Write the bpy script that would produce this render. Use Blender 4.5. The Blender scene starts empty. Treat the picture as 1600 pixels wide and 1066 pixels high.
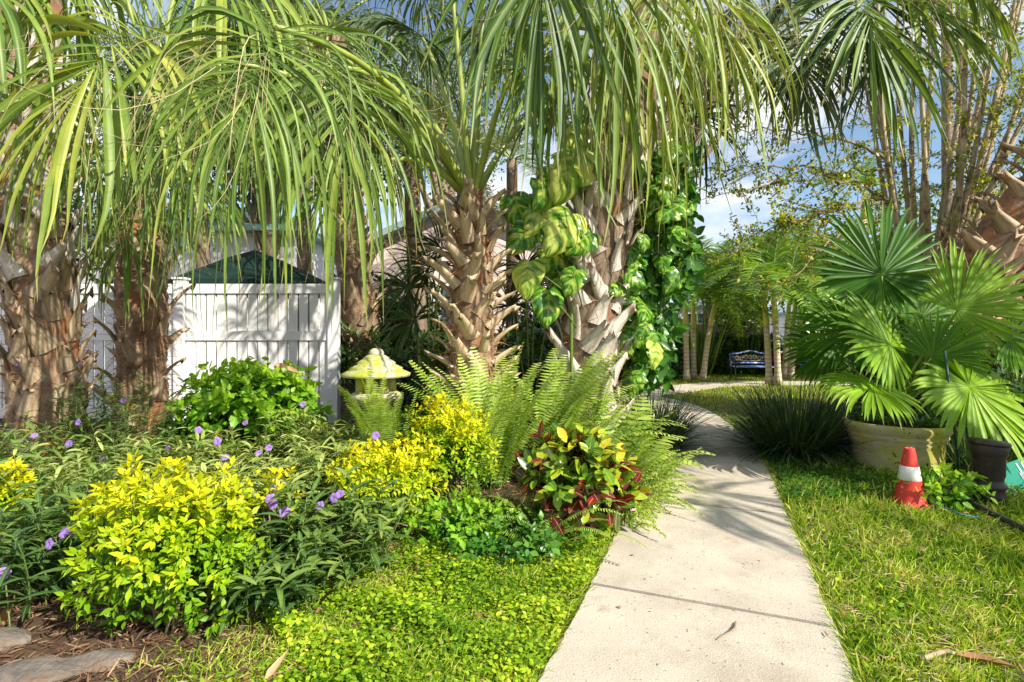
import bpy, math
import numpy as np
from mathutils import Vector, Matrix

# ------------------------------------------------------------------ basics
F, HOR, CH = 820.0, 522.0, 1.4           # focal length in photo pixels, horizon row, eye height
PI = math.pi
C = bpy.context.scene.collection
A3 = lambda *a: np.array(a, float)
UP = A3(0, 0, 1)

def at(px, py, Y):
    return A3((px - 800) / F * Y, Y, CH - (py - HOR) / F * Y)

def RNG(s): return np.random.RandomState(s)

def nz(v):
    v = np.asarray(v, float)
    return v / (np.linalg.norm(v, axis=-1, keepdims=True) + 1e-9)

def dt(a, b): return (a * b).sum(-1, keepdims=True)

class G:
    """collects quads, linked as ONE mesh object"""
    def __init__(s): s.V = []; s.Q = []; s.r = []; s.s = []; s.t = []; s.m = []; s.n = 0
    def add(s, g, mat=0):
        V, Q, r, ss, t = g
        s.V.append(V); s.Q.append(Q + s.n); s.r.append(r); s.s.append(ss); s.t.append(t)
        s.m.append(np.full(len(Q), mat, np.int32)); s.n += len(V); return s
    def mesh(s, name, mats, origin=None, smooth=True):
        V = np.concatenate(s.V); Q = np.concatenate(s.Q); m = np.concatenate(s.m)
        if origin is not None: V = V - np.asarray(origin)
        me = bpy.data.meshes.new(name)
        me.vertices.add(len(V)); me.vertices.foreach_set('co', V.astype(np.float32).ravel())
        me.loops.add(Q.size); me.loops.foreach_set('vertex_index', Q.astype(np.int32).ravel())
        me.polygons.add(len(Q))
        me.polygons.foreach_set('loop_start', (np.arange(len(Q)) * 4).astype(np.int32))
        me.polygons.foreach_set('loop_total', np.full(len(Q), 4, np.int32))
        me.polygons.foreach_set('material_index', m)
        me.polygons.foreach_set('use_smooth', np.full(len(Q), smooth, bool))
        for nm, arr in (('rnd', s.r), ('len', s.s), ('acr', s.t)):
            a = me.attributes.new(nm, 'FLOAT', 'POINT')
            a.data.foreach_set('value', np.concatenate(arr).astype(np.float32))
        me.update(calc_edges=True)
        for x in (mats if isinstance(mats, (list, tuple)) else [mats]): me.materials.append(x)
        return me
    def build(s, name, mats, parent=None, origin=None, smooth=True):
        if parent is not None and origin is None: origin = np.array(parent.get('_o', (0, 0, 0)))
        o = bpy.data.objects.new(name, s.mesh(name, mats, origin, smooth)); C.objects.link(o)
        if parent is not None: o.parent = parent
        elif origin is not None: o.location = origin
        return o

def tag(o, label=None, cat=None, group=None, kind=None):
    if label: o['label'] = label
    if cat: o['category'] = cat
    if group: o['group'] = group
    if kind: o['kind'] = kind
    return o

def empty(name, loc, label, cat, group=None):
    o = bpy.data.objects.new(name, None); C.objects.link(o)
    o.location = loc; o.empty_display_size = .1
    o['_o'] = [float(x) for x in loc]
    return tag(o, label, cat, group)

def link(name, me, parent, M=None):
    o = bpy.data.objects.new(name, me); C.objects.link(o); o.parent = parent
    if M is not None: o.matrix_local = M
    return o

def sub(o, parent):                       # a part made in world coordinates, parented below another part
    o.parent = parent; return o

# ------------------------------------------------------------------ shapes (all return V, Q, rnd, len, acr)
def ribbons(p0, d, n, L, W, prof, droop=0., across=2, fold=.25, rng=None, rnd=None, drift=None):
    p0 = np.atleast_2d(np.asarray(p0, float)); N = len(p0)
    d = nz(np.broadcast_to(d, (N, 3))); n = np.broadcast_to(n, (N, 3))
    n = nz(n - d * dt(n, d))
    prof = np.asarray(prof, float)
    if prof.ndim == 1: prof = np.broadcast_to(prof, (N, len(prof)))
    S = prof.shape[1] - 1
    L = np.broadcast_to(L, (N,)).astype(float); W = np.broadcast_to(W, (N,)).astype(float)
    dr = np.asarray(droop, float)
    if dr.ndim == 0: dr = np.full((N, S), float(dr))
    elif dr.ndim == 1: dr = np.broadcast_to(dr[:, None], (N, S)) if len(dr) == N and N != S else np.broadcast_to(dr, (N, S))
    p = p0.copy(); rows = []
    for k in range(S + 1):
        side = nz(np.cross(d, n)); w = (W * prof[:, k] / 2)[:, None]
        if across == 2: rows.append(np.stack([p - side * w, p + side * w], 1))
        else: rows.append(np.stack([p - side * w, p - n * w * fold * 2, p + side * w], 1))
        if k < S:
            p = p + d * (L / S)[:, None]
            d = nz(d - UP * dr[:, k:k + 1] + (0 if drift is None else drift[k])); n = nz(n - d * dt(n, d))
    V = np.stack(rows, 1).reshape(-1, 3)           # N, S+1, across, 3
    a = across; i = np.arange(S)[:, None] * a + np.arange(a - 1)[None]
    q = np.stack([i, i + 1, i + a + 1, i + a], -1).reshape(-1, 4)
    Q = (np.arange(N)[:, None, None] * ((S + 1) * a) + q[None]).reshape(-1, 4)
    if rnd is None: rnd = (rng or RNG(1)).rand(N)
    r = np.repeat(np.broadcast_to(rnd, (N,)), (S + 1) * a)
    s = np.tile(np.repeat(np.linspace(0, 1, S + 1), a), N)
    t = np.tile(np.linspace(-1, 1, a), N * (S + 1))
    return V, Q, r, s, t

def tube(P, rad, k=8, jit=0., rng=None, rnd=.5, cap=True):
    P = np.asarray(P, float); n = len(P); rad = np.broadcast_to(rad, (n,)).astype(float)
    if cap:
        P = np.vstack([P[:1], P, P[-1:]]); rad = np.concatenate([[1e-4], rad, [1e-4]]); n += 2
    T = np.zeros_like(P); T[1:-1] = P[2:] - P[:-2]
    if cap: T[0] = P[2] - P[1]; T[1] = P[2] - P[1]; T[-2] = P[-2] - P[-3]; T[-1] = T[-2]
    else: T[0] = P[1] - P[0]; T[-1] = P[-1] - P[-2]
    T = nz(T); ref = A3(0, 1, 0) if abs(T[n // 2][1]) < .8 else A3(1, 0, 0)
    X = nz(np.cross(T, ref)); Y = np.cross(T, X)
    th = np.arange(k) / k * 2 * PI
    rr = rad[:, None] * np.ones((n, k))
    if jit: rr = rr * (1 + jit * (rng.rand(n, k) - .5) * 2)
    V = P[:, None] + rr[..., None] * (np.cos(th)[None, :, None] * X[:, None] + np.sin(th)[None, :, None] * Y[:, None])
    i = np.arange(n - 1)[:, None] * k; j = np.arange(k)[None]; j2 = (j + 1) % k
    Q = np.stack([i + j, i + j2, i + k + j2, i + k + j], -1).reshape(-1, 4)
    N = n * k
    return V.reshape(-1, 3), Q, np.full(N, rnd), np.repeat(np.linspace(0, 1, n), k), np.zeros(N)

def lathe(prof, c=(0, 0, 0), k=32, jit=0, rng=None, sq=None):
    prof = np.asarray(prof, float); n = len(prof); th = np.arange(k) / k * 2 * PI
    r = prof[:, 0][:, None] * np.ones(k)
    if jit: r = r * (1 + jit * (rng.rand(n, k) - .5))
    V = np.stack([r * np.cos(th), r * np.sin(th), prof[:, 1][:, None] * np.ones(k)], -1).reshape(-1, 3) + np.asarray(c)
    i = np.arange(n - 1)[:, None] * k; j = np.arange(k)[None]; j2 = (j + 1) % k
    Q = np.stack([i + j, i + j2, i + k + j2, i + k + j], -1).reshape(-1, 4)
    return V, Q, np.full(len(V), .5), np.repeat(np.linspace(0, 1, n), k), np.zeros(len(V))

def box(c, s, rot=None):
    c = np.asarray(c, float); s = np.asarray(s, float) / 2
    v = A3([-1, -1, -1], [1, -1, -1], [1, 1, -1], [-1, 1, -1], [-1, -1, 1], [1, -1, 1], [1, 1, 1], [-1, 1, 1]) * s
    if rot is not None: v = v @ np.array(rot).T
    Q = np.array([[0, 3, 2, 1], [4, 5, 6, 7], [0, 1, 5, 4], [1, 2, 6, 5], [2, 3, 7, 6], [3, 0, 4, 7]])
    return v + c, Q, np.full(8, .5), np.zeros(8), np.zeros(8)

def bez(a, b, c, n=10):
    t = np.linspace(0, 1, n)[:, None]
    return (1 - t) ** 2 * a + 2 * t * (1 - t) * b + t ** 2 * c

def spline(P, n=8):
    P = np.asarray(P, float); Q = np.vstack([2 * P[0] - P[1], P, 2 * P[-1] - P[-2]]); out = []
    for i in range(1, len(Q) - 2):
        for t in np.arange(n) / n:
            a, b, c, d = Q[i - 1:i + 3]
            out.append(.5 * ((2 * b) + (c - a) * t + (2 * a - 5 * b + 4 * c - d) * t ** 2 + (3 * b - a - 3 * c + d) * t ** 3))
    out.append(P[-1]); return np.array(out)

def rsph(rng, n):
    return nz(rng.normal(size=(n, 3)))

# ------------------------------------------------------------------ materials
def mat(name):
    m = bpy.data.materials.new(name); m.use_nodes = True
    nt = m.node_tree; b = nt.nodes['Principled BSDF']
    return m, nt, b

def ramp(nt, stops, interp='LINEAR'):
    r = nt.nodes.new('ShaderNodeValToRGB'); r.color_ramp.interpolation = interp
    e = r.color_ramp.elements
    while len(e) > len(stops): e.remove(e[-1])
    while len(e) < len(stops): e.new(1)
    for x, (p, c) in zip(e, stops): x.position = p; x.color = (*c, 1)
    return r

def noise(nt, scale, detail=4, rough=.55, coord='Object', vec_scale=None):
    tc = nt.nodes.new('ShaderNodeTexCoord'); n = nt.nodes.new('ShaderNodeTexNoise')
    n.inputs['Scale'].default_value = scale; n.inputs['Detail'].default_value = detail; n.inputs['Roughness'].default_value = rough
    src = tc.outputs[coord]
    if vec_scale:
        mp = nt.nodes.new('ShaderNodeMapping'); mp.inputs['Scale'].default_value = vec_scale
        nt.links.new(src, mp.inputs['Vector']); src = mp.outputs['Vector']
    nt.links.new(src, n.inputs['Vector']); return n

def mixc(nt, fac, a, b, mode='MIX'):
    m = nt.nodes.new('ShaderNodeMix'); m.data_type = 'RGBA'; m.blend_type = mode
    for sock, v in ((m.inputs['Factor'], fac), (m.inputs['A'], a), (m.inputs['B'], b)):
        if hasattr(v, 'links') or isinstance(v, bpy.types.NodeSocket): nt.links.new(v, sock)
        elif isinstance(v, tuple): sock.default_value = (*v, 1) if len(v) == 3 else v
        else: sock.default_value = v
    return m.outputs['Result']

def bump(nt, b, h, dist=.02, strength=.6):
    n = nt.nodes.new('ShaderNodeBump'); n.inputs['Distance'].default_value = dist; n.inputs['Strength'].default_value = strength
    nt.links.new(h, n.inputs['Height']); nt.links.new(n.outputs['Normal'], b.inputs['Normal'])

def attr(nt, name):
    a = nt.nodes.new('ShaderNodeAttribute'); a.attribute_name = name; return a.outputs['Fac']

def leafmat(name, stops, trans=.35, rough=.42, spec=.35, tip=None, mid=None, nscale=6):
    m, nt, b = mat(name)
    r = ramp(nt, stops); nt.links.new(attr(nt, 'rnd'), r.inputs['Fac'])
    nn = noise(nt, nscale, 3); nr = ramp(nt, [(.3, (.72, .74, .7)), (.7, (1.15, 1.12, 1.1))]); nt.links.new(nn.outputs['Fac'], nr.inputs['Fac'])
    col = mixc(nt, 1., r.outputs['Color'], nr.outputs['Color'], 'MULTIPLY')
    if tip:
        tr = ramp(nt, [(tip[0], (0, 0, 0)), (1, (1, 1, 1))]); nt.links.new(attr(nt, 'len'), tr.inputs['Fac'])
        col = mixc(nt, tr.outputs['Color'], col, tip[1])
    if mid:
        ab = nt.nodes.new('ShaderNodeMath'); ab.operation = 'ABSOLUTE'; nt.links.new(attr(nt, 'acr'), ab.inputs[0])
        mr = ramp(nt, [(0, (1, 1, 1)), (mid[0], (0, 0, 0))]); nt.links.new(ab.outputs[0], mr.inputs['Fac'])
        col = mixc(nt, mr.outputs['Color'], col, mid[1])
    nt.links.new(col, b.inputs['Base Color'])
    b.inputs['Roughness'].default_value = rough; b.inputs['Specular IOR Level'].default_value = spec
    tl = nt.nodes.new('ShaderNodeBsdfTranslucent')
    tc = mixc(nt, 1., col, (1.5, 1.35, .6), 'MULTIPLY'); nt.links.new(tc, tl.inputs['Color'])
    ms = nt.nodes.new('ShaderNodeMixShader'); ms.inputs[0].default_value = trans
    nt.links.new(b.outputs[0], ms.inputs[1]); nt.links.new(tl.outputs[0], ms.inputs[2])
    nt.links.new(ms.outputs[0], nt.nodes['Material Output'].inputs['Surface'])
    return m

def stone(name, c1, c2, scale=8, rough=.85, bd=.01, c3=None, s3=3, th3=(.5, .6), vs=None, spots=None, spec=.3):
    m, nt, b = mat(name)
    n = noise(nt, scale, 6, .6, vec_scale=vs); r = ramp(nt, [(.3, c1), (.7, c2)]); nt.links.new(n.outputs['Fac'], r.inputs['Fac'])
    col = r.outputs['Color']
    if c3:
        n3 = noise(nt, s3, 4, .65, vec_scale=vs); r3 = ramp(nt, [(th3[0], (0, 0, 0)), (th3[1], (1, 1, 1))]); nt.links.new(n3.outputs['Fac'], r3.inputs['Fac'])
        col = mixc(nt, r3.outputs['Color'], col, c3)
    if spots:
        n4 = noise(nt, spots[0], 2, .5); r4 = ramp(nt, [(spots[1], (0, 0, 0)), (spots[1] + .04, (1, 1, 1))]); nt.links.new(n4.outputs['Fac'], r4.inputs['Fac'])
        col = mixc(nt, r4.outputs['Color'], col, spots[2])
    nt.links.new(col, b.inputs['Base Color']); b.inputs['Roughness'].default_value = rough
    b.inputs['Specular IOR Level'].default_value = spec
    if bd:
        nb = noise(nt, scale * 4, 6, .65, vec_scale=vs); bump(nt, b, nb.outputs['Fac'], bd)
    return m

M = {}
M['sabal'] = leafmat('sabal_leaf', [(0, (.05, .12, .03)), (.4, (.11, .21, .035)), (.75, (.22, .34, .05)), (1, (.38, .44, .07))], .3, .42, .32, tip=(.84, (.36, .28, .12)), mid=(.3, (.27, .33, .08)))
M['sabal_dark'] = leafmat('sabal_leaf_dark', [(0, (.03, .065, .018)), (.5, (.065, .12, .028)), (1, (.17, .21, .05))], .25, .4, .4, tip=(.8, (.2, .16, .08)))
M['fanpalm'] = leafmat('chinese_fan_leaf', [(0, (.035, .13, .008)), (.5, (.12, .29, .012)), (1, (.32, .52, .03))], .4, .42, .3, tip=(.93, (.30, .26, .06)), nscale=3)
M['petiole'] = leafmat('petiole_green', [(0, (.22, .32, .05)), (1, (.38, .44, .09))], .05, .35, .5)
M['thread'] = leafmat('frond_thread', [(0, (.38, .28, .16)), (1, (.58, .48, .3))], .2, .6, .2)
M['pinnate'] = leafmat('feather_frond', [(0, (.06, .15, .015)), (.5, (.15, .30, .025)), (1, (.38, .52, .06))], .38, .4, .4)
M['finepalm'] = leafmat('fine_frond', [(0, (.05, .09, .03)), (.6, (.12, .17, .04)), (1, (.24, .26, .07))], .3, .4, .4)
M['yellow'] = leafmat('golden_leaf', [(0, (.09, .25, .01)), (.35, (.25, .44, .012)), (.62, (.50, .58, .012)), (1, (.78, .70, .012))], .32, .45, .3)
M['lime'] = leafmat('lime_leaf', [(0, (.05, .20, .01)), (.5, (.17, .42, .02)), (1, (.42, .62, .03))], .4, .38, .45, mid=(.25, (.4, .58, .08)))
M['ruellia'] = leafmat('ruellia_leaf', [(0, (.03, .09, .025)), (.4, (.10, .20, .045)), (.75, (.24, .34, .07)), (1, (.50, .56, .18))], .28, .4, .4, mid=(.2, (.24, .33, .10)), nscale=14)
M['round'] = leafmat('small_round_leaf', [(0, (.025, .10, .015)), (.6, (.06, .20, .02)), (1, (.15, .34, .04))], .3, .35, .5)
M['fern'] = leafmat('fern_leaf', [(0, (.16, .32, .03)), (.5, (.36, .52, .08)), (1, (.62, .70, .20))], .38, .45, .35)
M['fern2'] = leafmat('fern_leaf_dark', [(0, (.06, .18, .02)), (.6, (.12, .29, .035)), (1, (.26, .42, .08))], .35, .45, .35)
M['croton'] = leafmat('croton_leaf', [(0, (.05, .01, .02)), (.2, (.26, .012, .02)), (.29, (.08, .035, .015)), (.42, (.06, .17, .015)), (.6, (.20, .38, .02)), (.8, (.55, .56, .03)), (.93, (.74, .50, .03)), (1, (.58, .13, .03))], .25, .3, .5, mid=(.12, (.45, .40, .06)), nscale=30)
M['mondo'] = leafmat('strap_grass', [(0, (.02, .055, .02)), (.7, (.055, .11, .04)), (1, (.20, .26, .12))], .2, .3, .6)
M['grass'] = leafmat('lawn_blade', [(0, (.04, .13, .01)), (.3, (.18, .34, .02)), (.58, (.42, .58, .05)), (.76, (.70, .70, .20)), (1, (.58, .43, .22))], .3, .5, .25, nscale=.9)
M['clover'] = leafmat('ground_cover_leaf', [(0, (.06, .17, .01)), (.35, (.22, .40, .02)), (.8, (.48, .62, .03)), (1, (.70, .72, .10))], .38, .45, .3, nscale=1.5)
M['tree'] = leafmat('small_tree_leaf', [(0, (.06, .13, .015)), (.5, (.18, .29, .02)), (.85, (.46, .50, .03)), (1, (.70, .52, .04))], .38, .4, .4)
M['tree2'] = leafmat('background_leaf', [(0, (.05, .12, .02)), (.5, (.11, .22, .03)), (1, (.28, .36, .04))], .35, .45, .35)
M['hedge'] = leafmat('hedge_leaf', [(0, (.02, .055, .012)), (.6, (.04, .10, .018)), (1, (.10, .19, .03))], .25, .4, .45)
M['petal'] = leafmat('purple_petal', [(0, (.32, .17, .62)), (1, (.48, .32, .80))], .35, .6, .2)
M['red'] = leafmat('red_leaf', [(0, (.2, .01, .02)), (1, (.5, .05, .06))], .3, .4, .4)
M['mulch'] = leafmat('mulch_shred', [(0, (.07, .03, .02)), (.6, (.20, .11, .065)), (1, (.42, .29, .18))], 0.02, .8, .15)
M['dry'] = leafmat('dry_leaf', [(0, (.28, .13, .06)), (1, (.52, .33, .19))], .1, .6, .3)
M['bark_tan'] = stone('palm_bark_tan', (.08, .05, .03), (.38, .26, .16), 11, .8, .012, c3=(.34, .13, .05), s3=5, th3=(.56, .66), vs=(1, 1, .5))
M['bark_grey'] = stone('palm_bark_grey', (.07, .05, .035), (.32, .24, .17), 12, .85, .012, c3=(.26, .13, .07), s3=4, th3=(.54, .66), vs=(1, 1, .5))
M['bark_old'] = stone('palm_bark_orange', (.08, .05, .03), (.42, .28, .18), 9, .85, .015, c3=(.40, .16, .06), s3=3, th3=(.52, .66), vs=(1, 1, .6))
M['boot_tan'] = stone('leaf_base_tan', (.30, .20, .11), (.68, .54, .36), 22, .6, .012, c3=(.30, .15, .07), s3=7, th3=(.58, .68), vs=(1, 1, .12))
M['boot_grey'] = stone('leaf_base_grey', (.24, .19, .15), (.74, .67, .58), 22, .75, .012, c3=(.28, .15, .09), s3=6, th3=(.57, .68), vs=(1, 1, .12))
M['boot_orange'] = stone('leaf_base_orange', (.17, .11, .065), (.56, .43, .28), 22, .7, .012, c3=(.45, .19, .07), s3=5, th3=(.54, .66), vs=(1, 1, .12))
M['fiber'] = leafmat('palm_fibre', [(0, (.20, .09, .04)), (1, (.50, .30, .15))], .1, .8, .1)
M['stem'] = stone('stem_brown', (.16, .11, .07), (.34, .26, .17), 20, .8, .003)
M['stem_tan'] = stone('smooth_tan_stem', (.26, .19, .11), (.60, .49, .32), 9, .7, .006, c3=(.16, .12, .07), s3=7, th3=(.50, .60), vs=(1, 1, .35), spots=(22, .64, (.36, .38, .28)))
M['stem_green'] = leafmat('green_stem', [(0, (.10, .17, .04)), (1, (.18, .26, .06))], .02, .5, .4)
M['concrete'] = None
M['curb'] = stone('path_side', (.16, .12, .09), (.3, .25, .2), 10, .9)
M['soil'] = stone('soil', (.045, .028, .018), (.13, .085, .05), 5, .95, .03, c3=(.09, .10, .03), s3=1.2, th3=(.55, .7))
M['white'] = stone('white_vinyl', (.74, .74, .75), (.82, .82, .82), 2, .45, 0)
M['pot'] = stone('mossy_pot', (.40, .34, .22), (.64, .56, .38), 7, .85, .010, c3=(.45, .42, .06), s3=3.2, th3=(.42, .64), spots=(30, .66, (.10, .08, .04)))
M['lantern'] = stone('mossy_concrete', (.42, .38, .31), (.64, .58, .48), 12, .85, .006, c3=(.38, .42, .05), s3=6, th3=(.42, .56), spots=(40, .64, (.16, .14, .1)))
M['rock'] = stone('rock', (.09, .075, .065), (.27, .235, .20), 11, .9, .03, c3=(.20, .14, .10), s3=5)
M['iron'] = stone('rusty_iron', (.012, .010, .009), (.045, .032, .025), 14, .5, .006, c3=(.12, .075, .05), s3=6, th3=(.58, .72), spec=.5)
M['cone'] = stone('cone_orange', (.50, .03, .02), (.74, .06, .04), 6, .5, .002, c3=(.30, .07, .05), s3=9, th3=(.60, .72), spots=(18, .68, (.62, .3, .25)), spec=.35)
M['cone_white'] = stone('cone_band', (.62, .62, .58), (.78, .78, .75), 20, .5, 0, spots=(30, .66, (.30, .30, .22)))
M['blackrub'] = stone('black_rubber', (.02, .02, .02), (.045, .042, .04), 12, .55, .002)
M['sign'] = stone('sign_green', (.0, .22, .15), (.01, .30, .21), 3, .35, 0, spec=.5)
M['signwhite'] = stone('sign_lettering', (.7, .74, .74), (.82, .84, .84), 3, .5, 0)
M['signgrey'] = stone('sign_arrow_grey', (.28, .31, .36), (.38, .41, .46), 30, .5, 0)
M['darkgreen'] = stone('dark_green_paint', (.006, .045, .025), (.012, .07, .04), 6, .4, 0, spec=.5)
M['canvas'] = stone('green_canvas', (.005, .022, .016), (.009, .032, .024), 4, .85, .002)
M['blue'] = stone('bench_blue_painted_sheen', (.04, .09, .36), (.09, .18, .55), 8, .25, 0, spec=.9, c3=(.60, .63, .74), s3=3.0, th3=(.48, .58))  # pale patches mixed into the blue stand in for bright sunlit sheen
M['blue2'] = stone('bench_blue_plain', (.015, .10, .34), (.025, .15, .45), 8, .4, 0, spec=.5)
M['scroll'] = stone('bench_scroll', (.20, .17, .13), (.34, .29, .22), 20, .4, 0, spec=.6)
M['cord'] = stone('cord_blue', (.03, .20, .32), (.05, .28, .42), 3, .4, 0)
M['pinkwall'] = stone('pink_stucco', (.66, .53, .50), (.76, .63, .60), 1.5, .9, .004)
M['whitewall'] = stone('white_stucco', (.74, .73, .73), (.82, .81, .81), 1.5, .9, .004)
M['teal'] = stone('teal_trim', (.30, .50, .47), (.38, .58, .54), 2, .6, 0)
M['roofgrey'] = stone('roof_shingle', (.22, .30, .30), (.32, .40, .40), 6, .9, .01)
M['brickpink'] = stone('pink_wall', (.44, .26, .24), (.56, .36, .33), 3, .9, .004)
M['glass'] = stone('window_glass', (.05, .07, .09), (.10, .13, .16), 2, .1, 0, spec=.8)
M['lav'] = stone('lavender_white_wall', (.50, .50, .56), (.60, .60, .66), 2, .85, .004)
def _ringed():
    m, nt, b = mat('ringed_palm_trunk')
    tc = nt.nodes.new('ShaderNodeTexCoord'); w = nt.nodes.new('ShaderNodeTexWave'); w.bands_direction = 'Z'
    w.inputs['Scale'].default_value = 2.6; w.inputs['Distortion'].default_value = 3.5; w.inputs['Detail'].default_value = 3
    nt.links.new(tc.outputs['Object'], w.inputs['Vector'])
    r = ramp(nt, [(0, (.30, .23, .17)), (.14, (.50, .42, .31)), (1, (.60, .50, .38))]); nt.links.new(w.outputs['Fac'], r.inputs['Fac'])
    g = noise(nt, 2, 4); gr = ramp(nt, [(.45, (0, 0, 0)), (.6, (1, 1, 1))]); nt.links.new(g.outputs['Fac'], gr.inputs['Fac'])
    nt.links.new(mixc(nt, gr.outputs['Color'], r.outputs['Color'], (.42, .44, .14)), b.inputs['Base Color'])
    b.inputs['Roughness'].default_value = .6; return m
M['ringed'] = _ringed()
def _conc():
    m, nt, b = mat('path_concrete')
    def layer(col, sc, det, p0, p1, c, inv=False, vs=None):
        n = noise(nt, sc, det, .6, vec_scale=vs); r = ramp(nt, [(p0, (0, 0, 0)), (p1, (1, 1, 1))]); nt.links.new(n.outputs['Fac'], r.inputs['Fac']); return mixc(nt, r.outputs['Color'], col, c)
    n = noise(nt, 2.2, 8, .7); r = ramp(nt, [(.3, (.45, .395, .32)), (.7, (.60, .54, .445))]); nt.links.new(n.outputs['Fac'], r.inputs['Fac'])
    col = layer(r.outputs['Color'], 1.5, 5, .52, .80, (.33, .275, .21))
    col = layer(col, 5.5, 6, .60, .78, (.36, .29, .21))
    col = layer(col, 95, 3, .60, .72, (.30, .26, .21)); col = layer(col, 140, 2, .62, .70, (.66, .61, .53))
    col = layer(col, 48, 1, .72, .75, (.16, .13, .10)); col = layer(col, .9, 6, .66, .72, (.40, .27, .15))
    nt.links.new(col, b.inputs['Base Color']); b.inputs['Roughness'].default_value = .9; b.inputs['Specular IOR Level'].default_value = .25
    nb = noise(nt, 120, 5, .7); bump(nt, b, nb.outputs['Fac'], .006, .8); return m
M['concrete'] = _conc()
M['crownshaft'] = stone('green_crownshaft', (.42, .46, .07), (.62, .62, .13), 3, .35, 0, vs=(1, 1, .3), spec=.5)
def _pothos(name='variegated_leaf', sh=0.):
    m, nt, b = mat(name)
    ab = nt.nodes.new('ShaderNodeMath'); ab.operation = 'ABSOLUTE'; nt.links.new(attr(nt, 'acr'), ab.inputs[0])
    cx = nt.nodes.new('ShaderNodeCombineXYZ'); ln = nt.nodes.new('ShaderNodeMath'); ln.operation = 'SUBTRACT'
    hf = nt.nodes.new('ShaderNodeMath'); hf.operation = 'MULTIPLY'; hf.inputs[1].default_value = .4; nt.links.new(ab.outputs[0], hf.inputs[0])
    nt.links.new(attr(nt, 'len'), ln.inputs[0]); nt.links.new(hf.outputs[0], ln.inputs[1])
    sc_ = nt.nodes.new('ShaderNodeMath'); sc_.operation = 'MULTIPLY'; sc_.inputs[1].default_value = .55; nt.links.new(attr(nt, 'acr'), sc_.inputs[0])
    l6 = nt.nodes.new('ShaderNodeMath'); l6.operation = 'MULTIPLY'; l6.inputs[1].default_value = 3.2; nt.links.new(ln.outputs[0], l6.inputs[0])
    oi = nt.nodes.new('ShaderNodeObjectInfo'); om = nt.nodes.new('ShaderNodeMath'); om.operation = 'MULTIPLY'; om.inputs[1].default_value = 40; nt.links.new(oi.outputs['Random'], om.inputs[0])
    nt.links.new(sc_.outputs[0], cx.inputs[0]); nt.links.new(l6.outputs[0], cx.inputs[1]); nt.links.new(om.outputs[0], cx.inputs[2])
    w = nt.nodes.new('ShaderNodeTexNoise'); w.inputs['Scale'].default_value = 2.4; w.inputs['Detail'].default_value = 3
    nt.links.new(cx.outputs[0], w.inputs['Vector'])
    r = ramp(nt, [(.36 - sh, (.025, .12, .012)), (.5 - sh, (.08, .25, .018)), (.58 - sh, (.28, .44, .04)), (.72 - sh, (.60, .66, .16))]); nt.links.new(w.outputs['Fac'], r.inputs['Fac'])
    mr = ramp(nt, [(0, (.8, .8, .8)), (.10, (0, 0, 0))]); nt.links.new(ab.outputs[0], mr.inputs['Fac'])
    col = mixc(nt, mr.outputs['Color'], r.outputs['Color'], (.30, .44, .08))
    nt.links.new(col, b.inputs['Base Color']); b.inputs['Roughness'].default_value = .25; b.inputs['Specular IOR Level'].default_value = .5
    tl = nt.nodes.new('ShaderNodeBsdfTranslucent'); nt.links.new(mixc(nt, 1., col, (1.5, 1.4, .6), 'MULTIPLY'), tl.inputs['Color'])
    ms = nt.nodes.new('ShaderNodeMixShader'); ms.inputs[0].default_value = .3
    nt.links.new(b.outputs[0], ms.inputs[1]); nt.links.new(tl.outputs[0], ms.inputs[2])
    nt.links.new(ms.outputs[0], nt.nodes['Material Output'].inputs['Surface']); return m
M['pothos'] = _pothos(); M['pothos_light'] = _pothos('pale_variegated_leaf', .14)

# ------------------------------------------------------------------ the path
MAIN = spline([(-.35, -.3), (.1, .55), (.42, 1.33), (.97, 2.67), (1.55, 4.2), (2.04, 5.48), (2.41, 6.6), (2.8, 8.38), (2.96, 9.73), (2.82, 10.9), (2.2, 12.0), (1.2, 12.9), (-.5, 13.4)], 12)
CROSS = spline([(1.9, 11.4), (3.25, 12.4), (5.8, 14.45), (9, 14.8), (14, 14.8)], 12)
HWM, HWC = .585, .5

def pdist(x, y, P):
    x = np.asarray(x, float); y = np.asarray(y, float); best = np.full(x.shape, 9e9)
    sgn = np.zeros(x.shape)
    for a, b in zip(P[:-1], P[1:]):
        d = b - a; L = d @ d; t = np.clip(((x - a[0]) * d[0] + (y - a[1]) * d[1]) / L, 0, 1)
        ex = x - a[0] - t * d[0]; ey = y - a[1] - t * d[1]; q = ex * ex + ey * ey
        s = np.sign(d[0] * ey - d[1] * ex); sgn = np.where(q < best, s, sgn); best = np.minimum(best, q)
    return np.sqrt(best), sgn       # sgn>0: left of the direction of travel

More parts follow.
